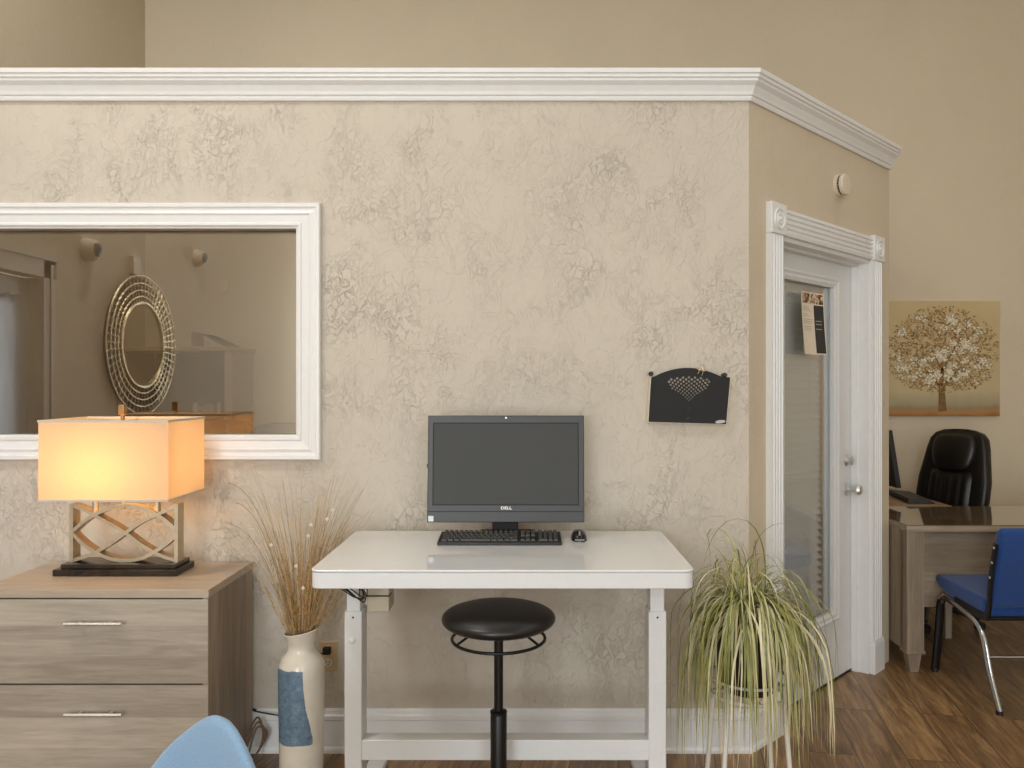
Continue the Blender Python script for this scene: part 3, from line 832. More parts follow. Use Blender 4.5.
for k in range(5):
    a = R(18+72*k); c_, s_ = math.cos(a), math.sin(a)
    lg = MB().tube([(sx+0.03*c_, SY+0.03*s_, 0.105), (sx+0.16*c_, SY+0.16*s_, 0.09), (sx+0.27*c_, SY+0.27*s_, 0.066)], [0.02, 0.017, 0.013], 10).build('leg', M_blackmetal, st, world=True, smooth=60)
    ca = MB().tube([(sx+0.27*c_, SY+0.27*s_, 0.07), (sx+0.27*c_, SY+0.27*s_, 0.045)], 0.006, 8)
    for q in (-0.012, 0.012):
        ox, oy = sx+0.27*c_-s_*q, SY+0.27*s_+c_*q
        ca.tube([(ox-s_*-0.007, oy-c_*0.007, 0.0251), (ox+s_*-0.007, oy+c_*0.007, 0.0251)], 0.025, 16)
    ca.build('caster', M_blackplastic, lg, world=True, smooth=40)

# ================================================================ DRESSER (lateral chest)
RX1, RX0, RF, RB, RZ = -1.107, -1.905, 2.70, 3.125, 0.762
dr = tag(empty('dresser', ((RX0+RX1)/2, (RF+RB)/2, 0)), 'grey-brown wooden chest with two drawers under the lamp', 'dresser')
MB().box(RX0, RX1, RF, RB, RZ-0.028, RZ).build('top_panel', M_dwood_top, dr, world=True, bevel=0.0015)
for x_ in (RX0+0.001, RX1-0.02):
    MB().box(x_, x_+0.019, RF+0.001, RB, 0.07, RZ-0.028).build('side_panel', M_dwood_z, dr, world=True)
MB().box(RX0+0.02, RX1-0.02, RF+0.022, RB-0.002, 0.07, RZ-0.028).build('carcass', M_black, dr, world=True)
zg = PZ(684.5, RF)
for (z0, z1, hz) in ((zg+0.003, RZ-0.033, PZ(621.5, RF)), (0.075, zg-0.003, PZ(711.5, RF))):
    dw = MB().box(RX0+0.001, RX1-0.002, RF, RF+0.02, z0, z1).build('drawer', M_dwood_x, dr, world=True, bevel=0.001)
    m = MB(); hx0, hx1 = PX(64, RF-0.03), PX(121.5, RF-0.03)
    m.tube([(hx0, RF-0.030, hz), (hx1, RF-0.030, hz)], 0.0062, 12)
    for x in (hx0+0.045, hx1-0.045): m.tube([(x, RF-0.030, hz), (x, RF+0.001, hz)], 0.005, 10)
    m.build('handle', M_steel, dw, world=True, smooth=40)
for x in (RX0+0.05, RX1-0.05):
    for y in (RF+0.06, RB-0.05):
        MB().frustum((x, y, 0), (0.014, 0.014), (x, y, 0.07), (0.024, 0.024)).build('leg', M_dwood_z, dr, world=True, bevel=0.002)

# ================================================================ LAMP
LXc, LYc = -1.530, 2.965
lp = tag(empty('table_lamp', (LXc, LYc, RZ)), 'lit table lamp with rectangular cream shade and woven metal lattice on the chest', 'lamp')
MB().box(PX(52.2, 2.887), PX(176.3, 2.887), 2.887, 3.043, RZ, RZ+0.024).box(PX(60, 2.9), PX(177, 2.92), 2.902, 3.030, RZ+0.024, RZ+0.040).build('base', M_blackstone, lp, world=True, bevel=0.002)
lz0, lz1 = RZ+0.040, PZ(504.5, 2.93)
lx0, lx1 = PX(68.8, 2.935), PX(177.5, 2.935)
LW, LH = lx1-lx0, lz1-lz0
def lt(p): return (lx0+LW*(p[0]-255)/550, lz1-LH*(p[1]-75)/297)
curves = [[(265, 218), (315, 172), (375, 132), (455, 98), (540, 84), (625, 98), (700, 132), (760, 175), (800, 214)],
          [(265, 224), (320, 278), (385, 322), (460, 354), (540, 365), (620, 352), (680, 322), (745, 278), (800, 226)],
          [(258, 82), (310, 98), (372, 130), (455, 175), (538, 225), (610, 280), (680, 322), (740, 348), (800, 366)],
          [(258, 366), (320, 348), (388, 320), (455, 280), (530, 227), (610, 170), (695, 130), (750, 104), (803, 82)]]
m = MB()
ly0, ly1 = 2.94, 2.985
for q_, cv in enumerate(curves): m.ribbon(smoothline([(*lt(p),) for p in cv], 4), 0.0125, ly0+0.0008*q_, ly1-0.0008*q_)
m.box(lx0, lx0+0.014, ly0-0.002, ly1+0.002, lz0, lz1).box(lx1-0.014, lx1, ly0-0.002, ly1+0.002, lz0, lz1)
m.build('lattice', M_champ, lp, world=True, smooth=35)
shx0, shx1, shy0, shy1 = PX(37.6, 2.76), PX(168, 2.76), 2.76, 3.07
shz1, shz0 = PZ(420.5, 2.76), PZ(501.5, 2.76)
M_shade = translucent('cream_linen_shade', (240, 226, 200), (255, 222, 176))
def boxring(m, x0, x1, y0, y1, z0, z1, t):
    m.box(x0, x1, y0, y0+t, z0, z1).box(x0, x1, y1-t, y1, z0, z1).box(x0, x0+t, y0+t, y1-t, z0, z1).box(x1-t, x1, y0+t, y1-t, z0, z1)
    return m
# single-walled open shell
def shell(x0, x1, y0, y1, z0, z1):
    r0 = rrect(x0, x1, y0, y1, 0.006, 3)
    m = MB(); n = len(r0)
    m.add([(x, y, z0) for x, y in r0]+[(x, y, z1) for x, y in r0], [(i, (i+1) % n, (i+1) % n+n, i+n) for i in range(n)])
    return m
sh = shell(shx0, shx1, shy0, shy1, shz0, shz1).build('lamp_shade', M_shade, lp, world=True)
M_bind = plain('grey_binding', (206, 198, 184), 0.8)
for z0_, z1_ in ((shz1-0.007, shz1+0.001), (shz0-0.001, shz0+0.006)):
    boxring(MB(), shx0-0.001, shx1+0.001, shy0-0.001, shy1+0.001, z0_, z1_, 0.003).build('shade_trim', M_bind, sh, world=True)
m = MB()
for x in (PX(95, 2.96), PX(157, 2.96)):
    m.lathe([(0.011, lz1-0.035), (0.011, shz0+0.02), (0.016, shz0+0.02), (0.016, shz0+0.065)], 16, (x, LYc, 0))
m.lathe([(0.008, lz1-0.02), (0.008, shz0+0.01), (0.0035, shz0+0.012), (0.0035, shz1+0.012)], 12, (LXc-0.005, LYc, 0))
m.tube([(shx0+0.002, LYc, shz1-0.012), (shx1-0.002, LYc, shz1-0.012)], 0.0022, 6)
m.tube([(LXc-0.005, shy0+0.002, shz1-0.012), (LXc-0.005, shy1-0.002, shz1-0.012)], 0.0022, 6)
m.build('stem', M_champ, lp, world=True, smooth=40)
fz = shz1+0.010
MB().box(LXc-0.021, LXc+0.003, LYc-0.012, LYc+0.012, fz, fz+0.040).lathe([(0.007, fz-0.02), (0.007, fz+0.002)], 12, (LXc-0.008, LYc, 0)).build('finial', M_brass, lp, world=True, bevel=0.003)
M_bulb = emit('warm_bulb', (255, 198, 130), 42)
for x in (PX(95, 2.96), PX(157, 2.96)):
    MB().ellipsoid((x+(0.05 if x < LXc else -0.075), LYc-0.02, shz0+0.105), (0.028, 0.028, 0.038), 16, 10).build('bulb', M_bulb, lp, world=True, smooth=60)

# ================================================================ VASE + DRIED GRASS
vx, vy = PX(301.5, 2.9), 2.9
vs_prof = [(0.070, 0.0), (0.076, 0.006), (0.079, 0.06), (0.080, 0.2), (0.082, 0.30), (0.083, 0.42), (0.080, 0.447), (0.068, 0.468), (0.054, 0.484), (0.049, 0.498), (0.050, 0.515), (0.055, 0.535), (0.061, 0.552), (0.064, 0.560),
           (0.060, 0.562), (0.056, 0.550), (0.050, 0.530), (0.045, 0.505), (0.048, 0.484), (0.066, 0.455), (0.072, 0.40)]
m = MB().lathe(vs_prof, 40)
m.v = [(x, y, z+(max(0, z-0.50)/0.06)*x*0.16) for x, y, z in m.v]
va = m.build('floor_vase', vase_mat(), None, smooth=50, loc=(vx, vy, 0))
tag(va, 'tall cream ceramic floor vase with blue painted patch between chest and desk', 'vase')
gr = tag(empty('dried_grass', (vx, vy, 0.0)), 'bunch of dried golden grasses standing in the cream floor vase', 'dried grass')
rnd = random.Random(11)
M_straw = plain('straw', (198, 170, 122), 0.85, var=0.3, nscale=12)
M_rust = plain('rust_husks', (196, 148, 86), 0.9, var=0.35, nscale=60)
M_tan = plain('pale_straw', (168, 146, 112), 0.85, var=0.25, nscale=20)
mA, mB, mD = MB(), MB(), MB()
def stalk(dx, dy, ht, r0, bend, msh):
    a0 = rnd.uniform(0, 6.28); q = rnd.uniform(0, 0.026)
    bx, by = q*math.cos(a0), q*math.sin(a0)
    p0 = Vector((bx, by, 0.36)); p1 = Vector((bx*1.1+dx*0.25, by+dy*0.2, 0.36+ht*0.55)); p2 = Vector((bx+dx, by+dy, 0.36+ht-bend))
    pts = bez(p0, p1, p2, 9)
    for p in pts:
        w_ = vy+p.y
        if w_ > YW-0.02: p.y = YW-0.02-vy
    # keep inside the mouth
    for p in pts:
        if p.z < 0.57:
            rr = math.hypot(p.x, p.y); lim = 0.036
            if rr > lim: p.x *= lim/rr; p.y *= lim/rr
        elif 0.78 < p.z < 0.93 and vx+p.x > DX0-0.02: p.x = DX0-0.022-vx
        elif 0.66 < p.z <= 0.78 and vx+p.x > DX0-0.03: p.x = DX0-0.032-vx
    msh.tube(pts, [r0*(1-0.07*i) for i in range(10)], 4)
    return pts
for k in range(150):
    u = rnd.gauss(0.1, 0.62)
    dx = max(-0.23, min(0.25, u*0.17)); ht = rnd.uniform(0.38, 0.78)
    pts = stalk(dx, rnd.uniform(-0.09, 0.13), ht, 0.0014, rnd.uniform(0, 0.05), mA)
    for j in range(44):   # husks on the lower half
        t_ = rnd.uniform(0.15, 0.66); i = int(t_*9); f_ = t_*9-i
        p = pts[i].lerp(pts[i+1], f_)
        if p.z < 0.56: continue
        if p.z > 0.72 and rnd.random() < (p.z-0.72)*2.6: continue
        d = Vector((rnd.uniform(-1, 1), rnd.uniform(-1, 1), rnd.uniform(0.4, 1.8))).normalized()*rnd.uniform(0.007, 0.016)
        n_ = Vector((rnd.uniform(-1, 1), rnd.uniform(-1, 1), 0)).normalized()*0.0020
        mB.add([p-n_, p+n_, p+d+n_*0.3, p+d-n_*0.3], [(0, 1, 2, 3)])
for k in range(70):
    s_ = rnd.choice((-1, -1, 1, 1, 1))
    dx = s_*rnd.uniform(0.05, 0.25); ht = rnd.uniform(0.62, 0.84)
    stalk(dx, rnd.uniform(-0.1, 0.1), ht, 0.0011, rnd.uniform(0.02, 0.16), mD)
# the long stalks drooping to the left
for (ddx, zz) in ((-0.225, 1.13), (-0.20, 1.06), (-0.24, 0.99)):
    pts = bez((-0.02, -0.01, 0.45), (-0.10, -0.04, zz-0.05), (ddx-0.02, -0.06, zz-0.02), 12)
    mD.tube(pts, 0.0013, 4)
mA.build('stalks', M_straw, gr); mB.build('husks', M_rust, gr); mD.build('wispy_stalks', M_tan, gr)
m = MB()
for (px, py) in ((308, 536), (333, 510), (327, 519), (311, 525), (271, 545), (303, 588), (296, 566)):
    Yd = 2.86; x, z = PX(px, Yd)-vx, PZ(py, Yd)
    m.lathe([(0.001, Yd-vy-0.001), (0.0065, Yd-vy), (0.001, Yd-vy+0.001)], 14, (x, 0, z), 'y')
    m.tube([(x, Yd-vy, z), (x*0.6, -0.02, z-0.14)], 0.0008, 4)
m.build('seed_discs', plain('pale_seed_disc', (222, 206, 182), 0.6), gr)

# ================================================================ OUTLET, CORDS
ox0, ox1, oz0, oz1 = PX(320, YW), PX(337.3, YW), PZ(670.5, YW), PZ(641, YW)
ol = tag(empty('wall_outlet', ((ox0+ox1)/2, YW, (oz0+oz1)/2)), 'almond duplex wall outlet with black plug beside the vase', 'outlet')
MB().box(ox0, ox1, YW-0.006, YW, oz0, oz1).build('cover_plate', M_almond, ol, world=True, bevel=0.003)
xm = (ox0+ox1)/2
for zc_ in ((oz0+oz1)/2+0.028, (oz0+oz1)/2-0.024):
    so = MB().lathe([(0.0165, YW-0.005), (0.0165, YW-0.009), (0.001, YW-0.009)], 24, (xm, 0, zc_), 'y').build('socket', M_ivory, ol, world=True)
    MB().box(xm-0.008, xm-0.0055, YW-0.0098, YW-0.008, zc_-0.002, zc_+0.008).box(xm+0.0055, xm+0.008, YW-0.0098, YW-0.008, zc_-0.002, zc_+0.008).lathe([(0.0028, YW-0.0098), (0.0028, YW-0.008)], 10, (xm, 0, zc_-0.008), 'y').build('slots', M_black, so, world=True)
zc_ = (oz0+oz1)/2+0.028
m = MB().box(xm-0.016, xm+0.014, YW-0.036, YW-0.010, zc_-0.014, zc_+0.014)
pc = tag(empty('power_cord', (xm, YW-0.02, 0)), 'black power cord plugged into the upper socket of the almond outlet', 'cord')
m.build('plug', M_black, pc, world=True, bevel=0.004)
MB().tube(smoothline([(xm-0.010, YW-0.034, zc_-0.002), (xm-0.028, YW-0.045, zc_-0.02), (xm-0.040, YW-0.050, zc_-0.10), (xm-0.050, YW-0.050, zc_-0.22), (xm-0.065, YW-0.052, 0.168), (xm-0.14, YW-0.030, 0.147), (PX(275, 3.12), 3.118, PZ(714.5, 3.12)), (PX(263, 3.12), 3.118, PZ(712.5, 3.12)), (PX(252.5, 3.12), 3.126, PZ(711, 3.12)), (RX1+0.012, 3.128, 0.175), (RX1-0.05, 3.138, 0.18)], 6), 0.0028, 8).build('cord', M_black, pc, world=True, smooth=60)
m = MB()
rnd = random.Random(2)
for k in range(3):
    pts = [(RX1+0.006+0.004*k, 3.02+0.012*k, 0.10-0.03*k), (RX1+0.034, 3.08, 0.165-0.02*k), (RX1+0.052+0.008*k, 3.095, 0.10), (RX1+0.040, 3.07+0.01*k, 0.035), (RX1+0.012, 2.98, 0.008), (RX1-0.02-0.01*k, 2.93, 0.006+0.006*k)]
    m.tube(smoothline(pts, 6), 0.0038, 8)
tag(m.build('lamp_cord', plain('brown_cord', (112, 88, 68), 0.5), smooth=60), 'loops of brown cord hanging by the rear foot of the chest', 'cord')

# ================================================================ WALL POCKET
PY = 3.118
def wp(u, v): return (PX(640+u/9.6, PY), PZ(350+v/9.6, PY))
outl = [(110, 262), (150, 248)] + [(150+(770-150)*k/14, 248-80*math.sin(math.pi*k/14)**0.85 + 6*k/14) for k in range(1, 14)] + [(770, 252), (865, 264), (825, 712), (82, 690)]
pk = tag(empty('wall_pocket', (*[wp(470, 690)[0]], YW-0.02, wp(470, 690)[1])), 'black perforated wall pocket hanging right of the computer', 'wall pocket')
front = MB().prism([wp(*p) for p in outl], 'y', PY-0.002, PY).build('front_panel', M_black, pk, world=True)
# punch the fan of holes
cut = MB()
for n_ in range(13):
    for d in range(-min(n_, 7), min(n_, 7)+1):
        if (n_-d) % 2: continue
        u = 470 + d*(15.0+1.12*n_); v = 484-(17.2*n_+0.15*n_*n_/12*8)+0.55*d*d*(n_/12)**2
        r_ = (7.0+0.45*n_)/9.6*PY/F
        x, z = wp(u, v)
        cut.lathe([(r_, PY-0.01), (r_, PY+0.01)], 10, (x, 0, z), 'y')
for (u, v, r_) in ((463, 573, 0.003), (457, 655, 0.004)):
    x, z = wp(u, v); cut.lathe([(r_, PY-0.01), (r_, PY+0.01)], 12, (x, 0, z), 'y')
co = cut.build('cutter_tmp', M_black, pk, world=True)
bo = front.modifiers.new('holes', 'BOOLEAN'); bo.operation = 'DIFFERENCE'; bo.object = co; bo.solver = 'EXACT'
bpy.context.view_layer.update()
dg = bpy.context.evaluated_depsgraph_get()
me = bpy.data.meshes.new_from_object(front.evaluated_get(dg))
front.modifiers.clear(); front.data = me
bpy.data.objects.remove(co)
m = MB()
a, b_, c_, d_ = wp(100, 270), wp(872, 275), wp(832, 716), wp(76, 694)
m.prism([a, b_, c_, d_], 'y', YW-0.005, YW-0.001)
m.build('back_panel', M_paper, pk, world=True)
m = MB()
m.prism([d_, c_, (c_[0], c_[1]+0.003), (d_[0], d_[1]+0.003)], 'y', PY-0.001, YW-0.002)
m.prism([a, d_, (d_[0]+0.002, d_[1]), (a[0]+0.002, a[1])], 'y', PY, YW-0.002).prism([b_, c_, (c_[0]-0.002, c_[1]), (b_[0]-0.002, b_[1])], 'y', PY, YW-0.002)
m.build('side_gusset', M_paper, pk, world=True)
x, z = wp(770, 688)
m = MB(); m.prism([(x+0.0125*2*math.cos(2*math.pi*k/20)*0.8, z+0.0066*math.sin(2*math.pi*k/20)+0.002*math.cos(2*math.pi*k/20)) for k in range(20)], 'y', PY-0.0035, PY-0.002)
m.build('oval_sticker', plain('silver_label', (186, 186, 184), 0.5), pk, world=True)
for (u, v) in ((105, 228), (812, 240)):
    x, z = wp(u, v)
    MB().lathe([(0.007, YW-0.001), (0.009, PY-0.004), (0.006, PY-0.007), (0.001, PY-0.007)], 16, (x, 0, z), 'y').build('hanger_knob', M_blackmetal, pk, world=True, smooth=40)
x, z = wp(588, 190)
bc = tag(empty('binder_clip', (x, PY, z-0.01)), 'small brass and wire binder clip on top edge of the black wall pocket', 'clip')
m = MB(); w2 = 0.017; th_ = R(-14)
def bp2(u, v): return (x+u*math.cos(th_)-v*math.sin(th_), z+u*math.sin(th_)+v*math.cos(th_))
m.prism([bp2(-w2, 0.004), bp2(w2, 0.004), bp2(w2, -0.004), bp2(-w2, -0.004)], 'y', PY-0.007, PY+0.006)
m.build('clip_body', M_brass, bc, world=True, bevel=0.0015)
m = MB()
for pts in (((0.002, 0.004), (-0.004, 0.014), (-0.010, -0.016), (-0.014, -0.020)), ((0.004, 0.002), (0.0, 0.012), (0.007, 0.0), (0.006, -0.022))):
    m.tube(smoothline([(bp2(*p)[0], PY-0.009, bp2(*p)[1]) for p in pts], 4), 0.0009, 5)
m.build('wire_handles', M_steel, bc, world=True)

# ================================================================ POTTED PLANT ON STAND
px_, py_ = 0.745, 2.72
stand = tag(empty('plant_stand', (px_, py_, 0)), 'white metal plant stand with thin splayed legs under the drooping plant', 'plant stand')
zs = PZ(690, py_)
MB().tube([(px_+0.135*math.cos(2*math.pi*k/36), py_+0.135*math.sin(2*math.pi*k/36), zs) for k in range(36)], 0.007, 8, closed=True, cap=False).tube([(px_+0.132*math.cos(2*math.pi*k/36), py_+0.132*math.sin(2*math.pi*k/36), zs+0.05) for k in range(36)], 0.005, 8, closed=True, cap=False).box(px_-0.13, px_+0.13, py_-0.008, py_+0.008, zs-0.004, zs+0.004).box(px_-0.008, px_+0.008, py_-0.13, py_+0.13, zs-0.004, zs+0.004).build('ring_frame', M_standwhite, stand, world=True, smooth=50)
for a in (225, 135, 45, 315):
    c_, s_ = math.cos(R(a)), math.sin(R(a))
    MB().tube([(px_+0.135*c_, py_+0.135*s_, zs+0.05), (px_+0.136*c_, py_+0.136*s_, zs-0.03), (px_+0.168*c_, py_+0.168*s_, 0.02), (px_+0.176*c_, py_+0.176*s_, 0.006)], 0.0085, 10).build('leg', M_standwhite, stand, world=True, smooth=60)
pot = tag(empty('potted_plant', (px_, py_, zs)), 'drooping variegated grass plant in dark pot on the white stand', 'plant')
zp = zs+0.005
pr = [(0.085, zp), (0.092, zp+0.01), (0.122, zp+0.235), (0.130, zp+0.240), (0.132, zp+0.262), (0.124, zp+0.265), (0.117, zp+0.238)]
MB().lathe(pr, 36, (px_, py_, 0)).build('pot', M_pot, pot, world=True, smooth=40)
MB().lathe([(0.116, zp+0.236), (0.06, zp+0.243), (0.001, zp+0.245)], 28, (px_, py_, 0)).build('soil', M_soil, pot, world=True)
rnd = random.Random(21)
fol = MB()
nA = (math.cos(D45)*1.0, 0)
def keep(p):
    # stay on the room side of both walls
    if p.y > YW-0.035: p.y = YW-0.035
    d = (p.x-XC)*math.sin(D45)-(p.y-YW)*math.cos(D45)
    if d < 0.045:
        q = 0.045-d; p.x += q*math.sin(D45); p.y -= q*math.cos(D45)
    if p.z > 0.81 and p.x < DX1+0.015 and p.y < DB: p.x = DX1+0.015
    if 0.80 >= p.z and p.x < LX[1][1]+0.012: p.x = LX[1][1]+0.012
    if p.z < 0.012: p.z = 0.012
    return p
zt_ = zp+0.245
def blade(az, rise, out, ln, width, dead=False):
    q = rnd.uniform(0, 0.055); a0 = rnd.uniform(0, 6.28)
    p = Vector((px_+q*math.cos(a0), py_+q*math.sin(a0), zt_))
    el = rise
    d = Vector((math.cos(az)*math.cos(el), math.sin(az)*math.cos(el), math.sin(el)))
    n_ = 15; step = ln/n_; pts = [p.copy()]
    g = out
    core = Vector((px_, py_, 0))
    for i in range(n_):
        d = (d+Vector((rnd.uniform(-.07, .07), rnd.uniform(-.07, .07), -g*(0.55+0.06*i)))).normalized()
        p = p+d*step
        # hang outside the pot
        rr = math.hypot(p.x-px_, p.y-py_)
        if p.z < zt_+0.03 and rr < 0.150 and i > 2:
            s_ = 0.150/max(rr, 1e-3); p.x = px_+(p.x-px_)*s_; p.y = py_+(p.y-py_)*s_
        if rr > 0.27: d.x *= 0.62; d.y *= 0.62; d.normalize()
        keep(p); pts.append(p.copy())
        if p.z < 0.015: break
    n_ = len(pts)-1
    kind = rnd.random()
    if dead: cols = (3, 3, 3)
    elif kind < 0.42: cols = (1, 0, 1)
    elif kind < 0.74: cols = (2, 1, 2)
    elif kind < 0.84: cols = (0, 0, 0)
    else: cols = (2, 2, 2)
    side = Vector((-math.sin(az), math.cos(az), 0)); vs = []
    tw = rnd.uniform(-1.2, 1.2)
    for i, q in enumerate(pts):
        t_ = i/n_; w_ = width*(1-t_**2.2)*0.5+0.0003
        s2 = Matrix.Rotation(tw*t_, 3, 'Z') @ side
        vs += [q-s2*w_, q-s2*w_*0.35, q+s2*w_*0.35, q+s2*w_]
    for i in range(n_):
        for j in range(3):
            a = i*4+j; fol.add([], []); fol.f.append((len(fol.v)+a, len(fol.v)+a+1, len(fol.v)+a+5, len(fol.v)+a+4)); fol.mi.append(cols[j])
    fol.v += [tuple(q) for q in vs]
for k in range(560):
    az = rnd.uniform(0, 2*math.pi)
    u = rnd.random()
    if u < 0.62: blade(az, R(rnd.uniform(35, 75)), rnd.uniform(0.42, 0.66), rnd.uniform(0.40, 0.66), rnd.uniform(0.005, 0.0085))
    elif u < 0.9: blade(az, R(rnd.uniform(60, 88)), rnd.uniform(0.34, 0.52), rnd.uniform(0.34, 0.60), rnd.uniform(0.004, 0.008))
    else: blade(az, R(rnd.uniform(76, 90)), rnd.uniform(0.30, 0.45), rnd.uniform(0.26, 0.42), rnd.uniform(0.003, 0.006))
for k in range(26):
    blade(rnd.uniform(0, 6.28), R(rnd.uniform(20, 60)), rnd.uniform(0.5, 0.7), rnd.uniform(0.45, 0.72), 0.003, True)
fol.build('foliage', [plain('leaf_green', (110, 120, 56), 0.5, var=0.25, nscale=25), plain('leaf_yellow_green', (172, 166, 98), 0.5, var=0.2, nscale=25), plain('leaf_cream', (214, 206, 168), 0.5, var=0.12, nscale=25), plain('leaf_dry', (196, 164, 110), 0.7, var=0.2, nscale=25)], pot, world=True, smooth=180)

# ================================================================ LIGHT BLUE CHAIR (foreground, bottom left)
def soft_back(pts_w, name, mat, parent, thick, tilt):
    pass
fy = 1.62
fcx = PX(242, fy)
fc = tag(empty('tub_chair', (fcx, fy, 0), R(-40)), 'light blue upholstered chair back at the lower left edge', 'chair')
ztop = PZ(710.5, fy)
m = MB(); rings = []
# peaked shell back in the chair's own frame: x across, z up, curved in plan
rows = [(0.42, 0.285, 0.045), (0.50, 0.290, 0.045), (ztop-0.20, 0.262, 0.044), (ztop-0.155, 0.232, 0.042), (ztop-0.117, 0.198, 0.040), (ztop-0.085, 0.162, 0.038), (ztop-0.055, 0.122, 0.035), (ztop-0.032, 0.088, 0.031), (ztop-0.015, 0.060, 0.026), (ztop-0.005, 0.036, 0.020), (ztop, 0.012, 0.008)]
for z, hw, t_ in rows:
    ring = []
    for k in range(28):
        a = 2*math.pi*k/28; c_, s_ = math.cos(a), math.sin(a)
        x = hw*math.copysign(abs(c_)**0.8, c_); y = t_*0.5*math.copysign(abs(s_)**0.8, s_)
        y += -0.9*x*x + (z-0.42)*(-0.12)
        ring.append((x + (0.03 if False else 0), y, z))
    rings.append(ring)
m.loft(rings, True)
m.build('backrest', M_lightblue, fc, smooth=60)
m = MB(); rings = []
for z, s_ in ((0.40, 0.88), (0.41, 0.97), (0.44, 1.0), (0.475, 0.98), (0.49, 0.9), (0.493, 0.6)):
    rings.append(m.ring(0, -0.26, z, 0.235*s_, 0.235*s_, 36, 3.0))
m.loft(rings, True)
m.build('seat', M_lightblue, fc, smooth=60)
for sx_ in (-1, 1):
    for sy_ in (-0.08, -0.43):
        MB().tube([(0.17*sx_, sy_, 0.405), (0.21*sx_, sy_+(0.04 if sy_ > -0.2 else -0.04), 0)], [0.016, 0.010], 12).build('leg', M_blackmetal, fc, smooth=60)

# ================================================================ OFFICE DESK (right, behind the door wall)
OX0, OX1, OY0, OY1, OZ = 1.894, 3.55, 3.985, 4.60, 0.752
od = tag(empty('office_desk', ((OX0+OX1)/2, (OY0+OY1)/2, 0)), 'grey-brown L-shaped office desk with glass top behind the door wall', 'desk')
MB().box(OX0, OX1, OY0, OY1, OZ-0.034, OZ-0.006).build('desktop', M_owood_x, od, world=True, bevel=0.001)
MB().box(OX0+0.002, OX1-0.002, OY0+0.002, OY1+0.0, OZ-0.006, OZ).build('glass_top', plain('smoked_glass_over_wood', (128, 108, 84), 0.05, var=0.05, coat=1.0), od, world=True)
pw = 0.088
for x0 in (OX0+0.004, OX1-pw-0.004):
    ps = MB().box(x0, x0+pw, OY0+0.008, OY0+0.008+pw*0.7, 0.11, OZ-0.034).build('post', M_owood_z, od, world=True, bevel=0.003)
    MB().frustum((x0+pw*0.5, OY0+0.044, 0), (0.022, 0.022), (x0+pw*0.5, OY0+0.044, 0.105), (0.036, 0.030)).box(x0-0.004, x0+pw+0.004, OY0+0.003, OY0+0.078, 0.098, 0.115).build('foot', M_owood_z, ps, world=True, bevel=0.002)
for x0 in (OX0+0.004, OX1-0.024):
    MB().box(x0, x0+0.02, OY0+0.06, OY1-0.01, 0.11, OZ-0.034).build('side_panel', M_owood_z, od, world=True)
MB().box(OX0+0.09, OX1-0.09, 4.09, 4.108, PZ(607, 4.09), OZ-0.034).build('modesty_panel', M_owood_x, od, world=True)
# the return running back along the wall
RXE = PX(952, 4.6)
MB().box(OX0, RXE, OY1+0.001, 5.62, OZ-0.034, OZ+0.002).build('return_top', M_owood_top, od, world=True, bevel=0.001)
for xa_, ya_ in ((RXE-0.02, 5.45), (OX0, 4.62)):
    MB().box(xa_, xa_+0.02, ya_, 5.6, 0.0, OZ-0.034).build('return_panel', M_owood_z, od, world=True)
for x in (RXE-0.05,):
    MB().frustum((x, OY1-0.04, 0), (0.018, 0.018), (x, OY1-0.04, OZ-0.034), (0.024, 0.024)).build('leg', M_owood_z, od, world=True)

# office monitor on the return, seen almost edge-on
mn = tag(empty('computer_monitor', (2.19, 4.98, OZ+0.002)), 'black monitor seen edge-on on the office desk beside the door wall', 'monitor')
m = MB(); zb_, zt2 = OZ+0.075, PZ(430, 4.86)
lean = 0.055
y0, y1 = 4.83, 5.33
def mon(m, a0, a1, d0, d1, z0, z1):
    def f(y, d, z): return (2.262+d-lean*(z-zb_)/(zt2-zb_), y, z)
    vs = [f(y, d, z) for z in (z0, z1) for d in (d0, d1) for y in (a0, a1)]
    m.add(vs, [(0, 2, 3, 1), (4, 5, 7, 6), (0, 1, 5, 4), (2, 6, 7, 3), (0, 4, 6, 2), (1, 3, 7, 5)])
mon(m, y0, y1, -0.03, 0.0, zb_, zt2); m.build('housing', M_blackplastic, mn, world=True, bevel=0.003)
m = MB(); mon(m, y0+0.015, y1-0.015, 0.0, 0.001, zb_+0.05, zt2-0.015); m.build('screen', M_greyscreen, mn, world=True)
MB().box(2.19, 2.225, 5.04, 5.12, OZ+0.01, OZ+0.2).build('stand_neck', M_blackplastic, mn, world=True)
MB().box(2.08, 2.235, 4.97, 5.19, OZ+0.002, OZ+0.012).build('stand_base', M_blackplastic, mn, world=True, bevel=0.003)
k2 = tag(empty('keyboard', (2.26, 4.93, OZ+0.002), R(90)), 'dark keyboard on the office desk below the edge-on monitor', 'keyboard')
kx, ky = 0.22, 0.075
MB().prism([(-ky, 0), (ky, 0), (ky, 0.022), (-ky, 0.010)], 'x', -kx, kx).build('keyboard_body', M_blackplastic, k2, bevel=0.003)
m = MB()
for i in range(20):
    for j in range(6):
        x = -kx+0.012+i*0.0208; y = -ky+0.008+j*0.0222
        z = 0.010+(y+ky)*0.08
        m.box(x, x+0.017, y, y+0.018, z, z+0.008)
m.build('keycaps', M_keys, k2)
k2.location = (2.335, 4.89, OZ+0.002); k2.rotation_euler = (0, 0, R(82))

